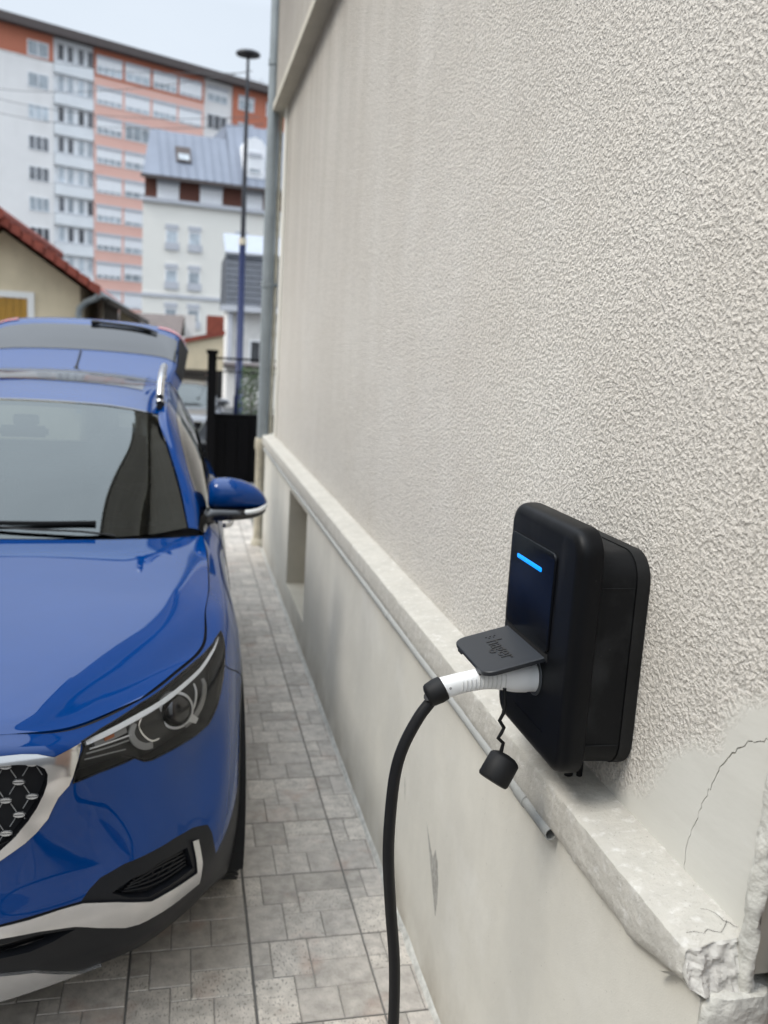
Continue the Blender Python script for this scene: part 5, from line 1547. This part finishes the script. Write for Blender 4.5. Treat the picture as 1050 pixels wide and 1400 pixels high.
PROT = {}
def window(parent, w_, h_, panes, loc, style, shade=.0):
    key = (round(w_, 1), round(h_, 1), panes)
    if key not in PROT:
        PROT[key] = (win_mesh(w_, h_, panes), MB().box((.05, -.025, .05), (w_ - .05, -.01, h_ - .05)).mesh('pane'),
                     MB().box((.04, -.05, 0), (w_ - .04, -.03, 1)).mesh('shutter'), MB().box((-.03, -.12, h_ - .28), (w_ + .03, 0, h_ + .02)).mesh('shutter_box'))
    fm, pm, sm, bx = PROT[key]
    f = link('window', fm, 'far_frame', parent, loc)
    p = link('pane', pm, 'far_glass', f)
    if style == 'dark':
        p.data = pm.copy() if False else pm
        p.material_slots[0].link = 'OBJECT'; p.material_slots[0].material = MATS['far_glass_dark']
    if shade > 0:
        s_ = link('shutter', sm, 'far_shutter', f, (0, 0, h_ - .06 - shade * (h_ - .1))); s_.scale = (1, 1, shade * (h_ - .1))
    if style == 'box' or shade > 0: link('shutter_box', bx, 'far_box', f)
    return f


rw = random.Random(12)
Y_ = 0
for r in range(10):
    z = ROW[r]
    # white bay, small double window
    window(tower, 1.75 * q, 1.2 * q, 3 if r > 1 else 2, (-2.2 * q, 0, z - .95 * q), 'dark' if r in (3, 4, 6) else 'plain', 0 if r else 0)
    if r > 0: window(tower, 1.75 * q, 1.2 * q, 3, (-9.2 * q, 0, z - .95 * q), 'plain', .3)
    # glazed balconies: slab edge, parapet, four casements in two pairs
    K(MB().box((XB + .05, -.05, z - 1.75 * q), (XC_ - .05, .25, z - .78 * q)), 'parapet', 'far_balcony')
    K(MB().box((XB + .05, -.08, z - .80 * q), (XC_ - .05, .25, z - .74 * q)), 'sill', 'far_box')
    for k in range(4):
        window(tower, .62 * q, 1.35 * q, 1, ((.35 + k * .82 + (.12 if k > 1 else 0)) * q, .22, z - .72 * q), 'dark' if (r in (2, 3, 5, 6, 8) and rw.random() < .75) or r == 0 else 'plain')
    # four wide windows with shutters
    for j, (a, b) in enumerate(((3.72, 6.08), (6.35, 8.73), (9.02, 11.4), (11.64, 13.97))):
        sh = .45 + .5 * rw.random() if rw.random() < .8 else .22
        window(tower, (b - a) * q, 1.52 * q, 3 if j % 2 else 4, (a * q, 0, z - 1.05 * q), 'box', sh if not (r == 0 and j < 2) else .55)
    for j, (a, b) in enumerate(((14.7, 16.9),)):
        window(tower, (b - a) * q, 1.4 * q, 3, (a * q, .25, z - .9 * q), 'dark' if r == 1 else 'plain', 0 if r == 1 else .5)
    for a in (18.0, 21.2, 24.4):
        window(tower, 1.75 * q, 1.3 * q, 2, (a * q, 0, z - 1.0 * q), 'plain', .3)
for x in (22 * q, 23.4 * q):
    K(MB().tube([(x, 5, TOP + .4), (x, 5, TOP + 3.2)], .05, 6).tube([(x - .8, 5, TOP + 2.8), (x + .8, 5, TOP + 2.8)], .04, 6).tube([(x - .6, 5, TOP + 2.3), (x + .6, 5, TOP + 2.3)], .04, 6), 'aerial', 'far_box')
K(MB().box((20.6 * q, 3, TOP + .5), (21.6 * q, 5, TOP + 1.9)), 'chimney', 'far_white')

# cream block with a zinc mansard
q2 = 68 / 55.
o_, ang = sight_frame(3500, 656, 195, 300, 68)
cb = empty('cream_block', (o_[0], o_[1], -1), ang, 'cream block of flats under a blue grey zinc mansard with a brown clad top floor', 'building')
K = kids(cb)


def cz(z): return 1.82 + (z - 1.82) * q2 + 1


XR = 13.5
K(MB().prism([(0, 0), (XR * q2, 0), (XR * q2, 11), (3.6, 11)], 'z', 0, cz(9.60)), 'wall', 'far_cream')
K(MB().box((-.1, -.28, cz(9.50)), (XR * q2, .0, cz(9.72))), 'cornice', 'far_box')
K(MB().box((-.05, -.10, cz(4.22)), (XR * q2, .0, cz(4.42))), 'string_course', 'far_box')
K(MB().prism([(.15, .15), (XR * q2, .15), (XR * q2, 10), (3.6, 10)], 'z', cz(9.60), cz(10.9)), 'top_floor', 'brown_clad')
for (a, b) in ((.80, 2.04), (3.25, 4.56), (5.75, 7.0), (8.3, 9.6)):
    f = window(cb, (b - a) * q2, 1.05 * q2, 1, (a * q2, .15, cz(9.70)), 'plain', .97)
# sloping roof with standing seams
def slope_roof(x0, x1, y0, z0, y1, z1, th=.15):
    return MB().add([(x0, y0, z0), (x1, y0, z0), (x1, y1, z1), (x0, y1, z1), (x0, y0, z0 - th), (x1, y0, z0 - th), (x1, y1, z1 - th), (x0, y1, z1 - th)],
                    [(0, 1, 2, 3), (4, 7, 6, 5), (0, 4, 5, 1), (1, 5, 6, 2), (2, 6, 7, 3), (3, 7, 4, 0)])


ez, rz_ = cz(10.92), cz(13.75)
rm_ = slope_roof(-.1, 5.05 * q2, -.45, ez, 1.9, rz_); rm_.v[3] = (.7, 1.9, rz_); rm_.v[7] = (.7, 1.9, rz_ - .15)
rf = K(rm_, 'roof', 'zinc_roof')
K(MB().add([(-.1, -.45, ez), (.7, 1.9, rz_), (3.4, 9.5, rz_ - .05), (3.3, 9.5, ez)], [(0, 1, 2, 3)]), 'roof_side', 'zinc_roof')
K(slope_roof(5.05 * q2, XR * q2, -.45, ez, 2.4, cz(14.75)), 'roof', 'zinc_roof')
K(MB().prism([(.75, 1.9), (5.05 * q2, 1.9), (5.05 * q2, 9.5), (3.4, 9.5)], 'z', cz(10.9), rz_ - .05).box((5.05 * q2, 2.4, cz(10.9)), (XR * q2, 9.5, cz(14.7))), 'roof_back', 'zinc_roof')
sm_ = None
for i in range(27):
    x = -.05 + i * .62
    if i < 2: continue
    hi = i * .62 < 5.05 * q2
    y1, z1 = (1.9, rz_) if hi else (2.4, cz(14.75))
    m_ = MB().add([(x, -.45, ez), (x + .06, -.45, ez), (x + .06, y1, z1), (x, y1, z1), (x, -.5, ez + .07), (x + .06, -.5, ez + .07), (x + .06, y1, z1 + .07), (x, y1, z1 + .07)],
                  [(4, 5, 6, 7), (0, 4, 7, 3), (1, 2, 6, 5), (0, 1, 5, 4)])
    K(m_, 'seam', 'zinc_roof', par=rf)
K(MB().box((-.2, -.62, ez - .24), (XR * q2, -.40, ez)), 'gutter', 'roof_dark')
# skylight and dormer
def on_slope(t): return (-.45 + 2.35 * t, ez + (rz_ - ez) * t)
ya, za_ = on_slope(.34); yb, zb_ = on_slope(.66)
f = K(MB().add([(1.9 * q2, ya - .12, za_ + .08), (2.75 * q2, ya - .12, za_ + .08), (2.75 * q2, yb - .12, zb_ + .08), (1.9 * q2, yb - .12, zb_ + .08),
                (1.9 * q2, ya, za_), (2.75 * q2, ya, za_), (2.75 * q2, yb, zb_), (1.9 * q2, yb, zb_)], [(0, 1, 2, 3), (0, 4, 5, 1), (1, 5, 6, 2), (2, 6, 7, 3), (3, 7, 4, 0)]), 'skylight', 'roof_dark')
K(MB().add([(2.02 * q2, ya - .1, za_ + .2), (2.63 * q2, ya - .1, za_ + .2), (2.63 * q2, (ya + yb) / 2 - .14, (za_ + zb_) / 2 + .1), (2.02 * q2, (ya + yb) / 2 - .14, (za_ + zb_) / 2 + .1)], [(0, 1, 2, 3)]), 'pane', 'far_glass', par=f)
dm = MB().prism([(5.75 * q2, cz(11.5)), (7.05 * q2, cz(11.5)), (7.05 * q2, cz(13.3)), (6.8 * q2, cz(13.65)), (6.4 * q2, cz(13.8)), (6.0 * q2, cz(13.65)), (5.75 * q2, cz(13.3))], 'y', -.05, 2)
dmo = K(dm, 'dormer', 'far_frame')
window(cb, .75 * q2, 1.15 * q2, 1, (6.03 * q2, -.06, cz(11.75)), 'plain', .8)
# facade windows with balustrades
for zz_ in (8.35, 6.14, 3.93):
    for a in (1.30, 2.62, 5.4, 8.0):
        window(cb, .70 * q2, 1.42 * q2, 1, (a * q2, .0, cz(zz_ - 1.42)), 'box', .25)
        K(MB().box((a * q2 - .05, -.12, cz(zz_ - 1.42)), (a * q2 + .75 * q2 + .05, -.09, cz(zz_ - 1.0))), 'balustrade', 'far_box')

# slate hung house behind the lamp post
sh = empty('slate_house', (0, 45, -1), 0, 'narrow white house with dark slate mansard and pale metal roof behind the lamp post', 'house')
K = kids(sh)
k45 = 45 / 30.


def sx(px, py): p = at(px, py, y=45); return p[0], p[2] + 1


x0, zt = sx(311, 343); x1 = x0 + 6.5; _, ze = sx(311, 417); _, ztop = sx(311, 319)
K(MB().box((x0 + .25, .3, 0), (x1, 9, ze)), 'wall', 'old_white')
K(MB().box((x0 + .10, -.05, 0), (x0 + .32, .3, ze)), 'corner_post', 'far_box')
sl_ = K(MB().add([(x0, -.1, ze), (x1, -.1, ze), (x1, 1.4, zt), (x0, 1.4, zt), (x0, 8, ze), (x1, 8, ze), (x1, 7, zt), (x0, 7, zt)], [(0, 1, 2, 3), (0, 3, 7, 4), (1, 5, 6, 2), (4, 7, 6, 5)]), 'slate_slope', 'slate')
for i in range(9):
    t0, t1 = i / 9, (i + 1) / 9 - .012
    K(MB().add([(x0 - .01, -.10 + 1.5 * t0 - .045, ze + (zt - ze) * t0), (x1, -.10 + 1.5 * t0 - .045, ze + (zt - ze) * t0), (x1, -.1 + 1.5 * t1 - .02, ze + (zt - ze) * t1), (x0 - .01, -.1 + 1.5 * t1 - .02, ze + (zt - ze) * t1)], [(0, 1, 2, 3)]), 'slate_course', 'slate', par=sl_)
K(MB().box((x0 - .25, -.25, ze - .28), (x1, .0, ze)), 'gutter', 'far_box')
K(slope_roof(x0 - .05, x1, 1.2, zt, 4.4, ztop + .5, .12), 'metal_roof', 'light_metal')
K(MB().box((x0 - .05, 1.2, zt - .08), (x1, 1.35, zt + .10)), 'roof_edge', 'far_box')
window(sh, 1.1, 1.6, 2, (x0 + 1.2, .3, ze - 3.2), 'dark')

# beige gabled house at the left with a red tiled verge
bh = empty('gabled_house', (0, 20, -.6), 0, 'beige gabled house with red tiled verge and an ochre shutter in a white surround', 'house')
K = kids(bh)


def bx(px, py, y=20): p = at(px, py, y=y); return p[0], p[2] + .6


ax_, az = bx(4, 300); ex, ez_ = bx(138, 398)
slope = (az - ez_) / (ex - ax_)
wl = ax_ - (ex - ax_) * 1.25
K(MB().prism([(wl, 0), (ex - .42, 0), (ex - .42, ez_ + .42 * slope - .22), (ax_, az - .22), (wl, az - .22 - slope * (ax_ - wl))], 'y', 0, 8), 'gable_wall', 'beige_render')
for s_, xe in ((1, ex), (-1, 2 * ax_ - ex)):
    r_ = K(MB().add([(ax_, -.45, az), (xe, -.45, az - slope * abs(xe - ax_)), (xe, 8.4, az - slope * abs(xe - ax_)), (ax_, 8.4, az),
                     (ax_, -.45, az - .12), (xe, -.45, az - .12 - slope * abs(xe - ax_)), (xe, 8.4, az - .12 - slope * abs(xe - ax_)), (ax_, 8.4, az - .12)],
                    [(0, 1, 2, 3), (4, 7, 6, 5), (0, 4, 5, 1), (1, 5, 6, 2), (2, 6, 7, 3), (3, 7, 4, 0)]), 'roof', 'tile_red')
    nt_ = 9
    for i in range(nt_):                                   # verge tiles, each overlapping the next
        t0 = i / nt_; t1 = (i + 1.12) / nt_
        xa_, xb_ = ax_ + (xe - ax_) * t0, ax_ + (xe - ax_) * min(t1, 1.02)
        za1, zb1 = az - slope * abs(xa_ - ax_), az - slope * abs(xb_ - ax_)
        K(MB().add([(xa_, -.52, za1 + .05), (xb_, -.52, zb1 + .10), (xb_, -.25, zb1 + .10), (xa_, -.25, za1 + .05), (xa_, -.52, za1 - .12), (xb_, -.52, zb1 - .09), (xb_, -.48, zb1 - .09), (xa_, -.48, za1 - .12)],
                   [(0, 1, 2, 3), (0, 4, 5, 1), (4, 7, 6, 5), (1, 5, 6, 2)]), 'verge_tile', 'tile_red', par=r_)
K(MB().tube([(ax_, -.6, az + .06), (ax_, 8.4, az + .06)], .13, 10), 'ridge_tile', 'tile_red', 60)
# window with ochre shutter, white surround, only its right hand part in the picture
wx1, wz1 = bx(47, 400); wx0 = wx1 - 1.5
K(MB().box((wx0, -.05, wz1 - .13), (wx1, .02, wz1)).box((wx1 - .13, -.05, wz1 - 1.7), (wx1, .02, wz1 - .13)).box((wx0, -.05, wz1 - 1.7), (wx0 + .13, .02, wz1 - .13)), 'window_surround', 'white_paint')
for i in range(9):
    x = wx0 + .135 + i * (1.5 - .27) / 9
    K(MB().box((x + .004, -.03, wz1 - 1.7), (x + (1.5 - .27) / 9 - .004, .0, wz1 - .13)), 'shutter_plank', 'shutter_ochre')
g0 = bx(137, 402); g1 = bx(120, 413); g2 = bx(108, 420)
K(MB().tube([(g0[0], -.45, g0[1] - .02), (g0[0] - .03, -.42, g0[1] - .1), (g1[0], -.2, g1[1]), (g2[0] + .02, -.12, g2[1] - .03), (g2[0], -.1, g2[1] - .2), (g2[0], -.1, g2[1] - 2.2)], .065, 12), 'downpipe', 'zinc', 60)
K(MB().tube([(ex + .02, -.5, ez_ - .08), (ex + .02, 8.4, ez_ - .08)], .07, 10), 'gutter', 'zinc', 60)
# lean-to behind it
lt = empty('lean_to', (0, 20.6, -.6), 0, 'low timber lean-to roof running down beside the beige gabled house', 'shed')
K = kids(lt)
a_ = bx(133, 399, 20.6); b_ = bx(192, 432, 20.6)
K(MB().add([(a_[0], 0, a_[1]), (b_[0], 0, b_[1]), (b_[0], 5, b_[1]), (a_[0], 5, a_[1]), (a_[0], 0, a_[1] - .13), (b_[0], 0, b_[1] - .13), (b_[0], 5, b_[1] - .13), (a_[0], 5, a_[1] - .13)],
           [(0, 1, 2, 3), (4, 7, 6, 5), (0, 4, 5, 1), (1, 5, 6, 2), (2, 6, 7, 3), (3, 7, 4, 0)]), 'roof', 'wood_dark')
K(MB().box((a_[0] + .12, .1, 0), (a_[0] + .42, .3, a_[1] - .2)), 'post', 'wood_dark')
K(MB().prism([(a_[0] + .42, 0), (b_[0] - .1, 0), (b_[0] - .1, b_[1] - .13), (a_[0] + .42, a_[1] - .33)], 'y', .6, 4), 'wall', 'beige_render')

# low house with brown tiled roof, cream wall and brick chimney
lh = empty('low_house', (0, 27, -.6), 0, 'low cream house with a dark tiled roof, red coping and a brick chimney', 'house')
K = kids(lh)
p0 = bx(150, 423, 27); p1 = bx(253, 428, 27); p2 = bx(247, 459, 27); 
K(MB().add([(p0[0], 2.4, p0[1]), (p1[0], 2.4, p1[1]), (p2[0], -.2, p2[1]), (p0[0] - .2, -.2, p2[1] + .05), (p0[0], 5, p2[1]), (p1[0], 5, p2[1])], [(3, 2, 1, 0), (0, 1, 5, 4)]), 'roof', 'tile_brown')
K(MB().box((p0[0], .1, 0), (p2[0] - .1, 4.8, p2[1])), 'wall', 'old_white')
K(MB().box((p1[0] + .02, 1.4, 0), (p1[0] + .32, 4.8, p1[1] + .0)), 'gable', 'old_white')
gw = empty('garage', (0, 21.5, -.6), 0, 'cream garage with red sloping coping and a dark open front', 'garage')
K = kids(gw)
r0 = bx(243, 469, 21.5); r1 = bx(306, 458, 21.5); o0 = bx(246, 504, 21.5); o1 = bx(317, 504, 21.5)
xl = r0[0] - 4.5
K(MB().prism([(xl, o0[1]), (r1[0], o0[1]), (r1[0], r1[1]), (r0[0], r0[1] - .02), (xl, r0[1] - .4)], 'y', 0, .25), 'front_wall', 'beige_render')
K(MB().box((r1[0] - .12, 0.02, 0), (r1[0] + .0, .24, o0[1])), 'jamb', 'garage_dark')
K(MB().box((xl, .3, 0), (xl + .2, 6, o0[1])).box((r1[0] - .12, .3, 0), (r1[0], 6, o0[1])).box((xl, 5.9, 0), (r1[0], 6.1, o0[1])).box((xl, .25, o0[1]), (r1[0], 6.1, o0[1] + .15)), 'inner_wall', 'garage_dark')
K(MB().prism([(r0[0], r0[1] - .02), (r1[0] + .03, r1[1]), (r1[0] + .03, r1[1] + .10), (r0[0], r0[1] + .08)], 'y', -.06, .3), 'coping', 'tile_red')
for i in range(5):
    K(MB().box((xl + .2, -.02 + .0 * i, o0[1] - .10 - i * .11), (r1[0] - .12, .03, o0[1] - .02 - i * .11)), 'door_slat', 'wood_dark')
c0 = bx(283, 431, 26); c1 = bx(306, 455, 26)
ch = empty('chimney_stack', (c0[0], 26, -.6), 0, 'red brick chimney stack rising over the garage coping', 'chimney')
nb_ = 9
zb0 = c1[1] - .4
kids(ch)(MB().box((.01, .01, 0), (c1[0] - c0[0] - .01, .49, c0[1])), 'core', 'chimney_brick')
for i in range(nb_):
    z = zb0 + i * (c0[1] - zb0) / nb_
    kids(ch)(MB().box((0, 0, z), (c1[0] - c0[0], .5, z + (c0[1] - zb0) / nb_ - .015)), 'brick_course', 'chimney_brick')
# white annexe behind the gate
wa = empty('white_annexe', (0, 34, -.6), 0, 'pale annexe with narrow pilasters seen through the gate railings', 'building')
K = kids(wa)
a_ = bx(310, 500, 34); b_ = bx(372, 500, 34)
K(MB().box((a_[0] + .0, 0, 0), (b_[0] + 2, 4, a_[1] + 0)), 'wall', 'old_white')
K(MB().box((a_[0] - .1, -.25, a_[1] - .06), (b_[0] + 2, 4.1, a_[1] + .08)), 'roof', 'roof_dark')
for i in range(3):
    K(MB().box((a_[0] + .45 + i * .85, -.08, 0), (a_[0] + .62 + i * .85, 0, a_[1] - .16)), 'pilaster', 'far_box')

# street lamp
lp = at(325, 568, y=24)
lt_ = empty('street_lamp', (lp[0], 24, -.55), 0, 'slim street lamp post, blue below and dark above, with a flat disc head', 'street lamp')
K = kids(lt_)
hz = 8.88 + .55
K(MB().tube([(0, 0, 0), (0, 0, 1.0), (0, 0, 1.02), (0, 0, 4.9)], [.12, .12, .095, .082], 16), 'lower_post', 'lamp_blue', 60)
K(MB().tube([(0, 0, 4.9), (0, 0, 7.6), (0, 0, hz - .05)], [.066, .05, .034], 16), 'upper_post', 'lamp_dark', 60)
K(MB().tube([(0, 0, 4.86), (0, 0, 5.02)], .10, 16), 'collar', 'cast_base', 60)
K(MB().tube([(0, 0, hz - .10), (0, 0, hz - .06), (0, 0, hz - .04), (0, 0, hz), (0, 0, hz + .03), (0, 0, hz + .04)], [.06, .22, .30, .305, .27, .1], 28), 'lamp_head', 'lamp_dark', 60)
# overhead cables crossing the tower
for k, (a, b) in enumerate((((-30, 118), (345, 97)), ((-30, 128), (355, 160)), ((-30, 148), (360, 170)), ((-30, 60), (330, 100)))):
    A_, B_ = at(*a, y=40), at(*b, y=25)
    mid = (A_ + B_) / 2 - np.array([0, 0, .35])
    wv = MB().tube(crv([A_, (A_ + mid) / 2 - np.array([0, 0, .09]), mid, (B_ + mid) / 2 - np.array([0, 0, .09]), B_], 5), .010, 5).build('overhead_cable', 'wire', None, 60)
    tag(wv, ['thin overhead cable, highest one meeting the lamp post', 'second overhead cable across the pink facade', 'lowest overhead cable across the pink facade', 'thin overhead cable just under the dark roof edge'][k], 'cable', 'overhead cables across the apartment block')

# gate, posts and railing
gt = empty('driveway_gate', (0, 11.6, 0), 0, 'solid black metal gate with thin railings above at the end of the driveway', 'gate')
K = kids(gt)
ga = at(291, 568, y=11.6); gb = at(356, 572, y=11.6)
gz1 = ga[2]
K(MB().box((ga[0] - .0, 0, .04), (gb[0] + .35, .04, gz1)), 'panel', 'gate_black')
npan = 6
pw = (gb[0] + .35 - ga[0]) / npan
for i in range(npan):
    K(MB().box((ga[0] + i * pw + .008, -.012, .09), (ga[0] + (i + 1) * pw - .008, 0, gz1 - .05)), 'panel_board', 'gate_black')
K(MB().box((ga[0] - .0, -.01, gz1), (gb[0] + .35, .05, gz1 + .03)), 'top_rail', 'gate_black')
gtop = at(300, 491, y=11.6)[2]
K(MB().box((ga[0] - .0, .0, gtop), (gb[0] + .35, .025, gtop + .025)).box((ga[0], .0, gtop - .16), (gb[0] + .35, .02, gtop - .145)), 'upper_rail', 'gate_black')
for i in range(2):
    x = ga[0] + .30 + i * .42
    K(MB().box((x, .005, gz1 + .03), (x + .014, .02, gtop)), 'bar', 'gate_black')
gp = at(283, 480, y=11.5); gq = at(298, 480, y=11.5)
po = empty('gate_post', ((gp[0] + gq[0]) / 2, 11.5, 0), 0, 'square black gate post with a flat cap at the left end of the gate', 'gate post')
hw = (gq[0] - gp[0]) / 2 * .8
kids(po)(MB().box((-hw, -hw, -.1), (hw, hw, gp[2] - .03)), 'post', 'gate_black'); kids(po)(MB().box((-hw * 1.35, -hw * 1.35, gp[2] - .03), (hw * 1.35, hw * 1.35, gp[2] + .02), .006), 'cap', 'gate_black')

# shrub by the annexe
sb = empty('shrub', tuple(at(342, 560, y=17) * np.array([1, 1, 0]) + np.array([0, 0, -.55])), 0, 'narrow green shrub behind the gate beside the zinc downpipe', 'shrub')
rs = random.Random(2); mb = MB()
for i in range(1500):
    z = rs.uniform(.1, 1.95); r = .26 * math.sqrt(rs.random()) * (1 - .3 * abs(z - 1) / 1); a = rs.uniform(0, 2 * PI)
    c = Vector((r * math.cos(a), r * math.sin(a), z)); d1 = Vector((rs.gauss(0, 1), rs.gauss(0, 1), rs.gauss(0, 1))).normalized() * .035; d2 = d1.cross(Vector((rs.gauss(0, 1), rs.gauss(0, 1), 1))).normalized() * .018
    mb.add([c - d1, c + d2, c + d1, c - d2], [(0, 1, 2, 3)])
me = bpy.data.meshes.new('foliage'); me.from_pydata(mb.v, [], mb.f); o = link('foliage', me, 'leaf', sb); o['kind'] = 'stuff'
kids(sb)(MB().tube([(0, 0, 0), (.02, 0, .8), (0, .02, 1.6)], [.025, .018, .006], 7), 'stem', 'bark')

# neighbour's house on the other side of the driveway, mirrored in the glass and paint
lh2 = empty('neighbour_house', (-5.1, 2, 0), 0, 'pale neighbouring house facing the driveway from the far side', 'house')
K = kids(lh2)
K(MB().box((-6, -9, -.05), (0, 6.5, 6.4)), 'wall', 'left_house')
K(MB().prism([(-6.4, 6.3), (.4, 6.3), (.4, 6.45), (-3, 8.2), (-6.4, 6.45)], 'y', -9.4, 6.9), 'roof', 'roof_dark')
for y in (-6, -2.6, .6, 3.8):
    for z in (.9, 3.4):
        fr_ = K(MB().box((-.02, y, z), (.03, y + 1.1, z + .08)).box((-.02, y, z + 1.32), (.03, y + 1.1, z + 1.4)).box((-.02, y, z + .08), (.03, y + .08, z + 1.32)).box((-.02, y + 1.02, z + .08), (.03, y + 1.1, z + 1.32)).box((-.02, y + .51, z + .08), (.03, y + .59, z + 1.32)), 'window', 'white_paint')
        K(MB().box((.0, y + .08, z + .08), (.008, y + 1.02, z + 1.32)), 'pane', 'far_glass_dark', par=fr_)
bw = empty('garden_wall', (-4.4, 9.5, 0), 0, 'plain low wall closing the far side of the driveway', 'wall')
kids(bw)(MB().box((-.1, -1, -.5), (.1, 7, 1.5)), 'wall', 'old_white'); kids(bw)(MB().box((-.15, -1.05, 1.5), (.15, 7.05, 1.56), .01), 'coping', 'tile_red')
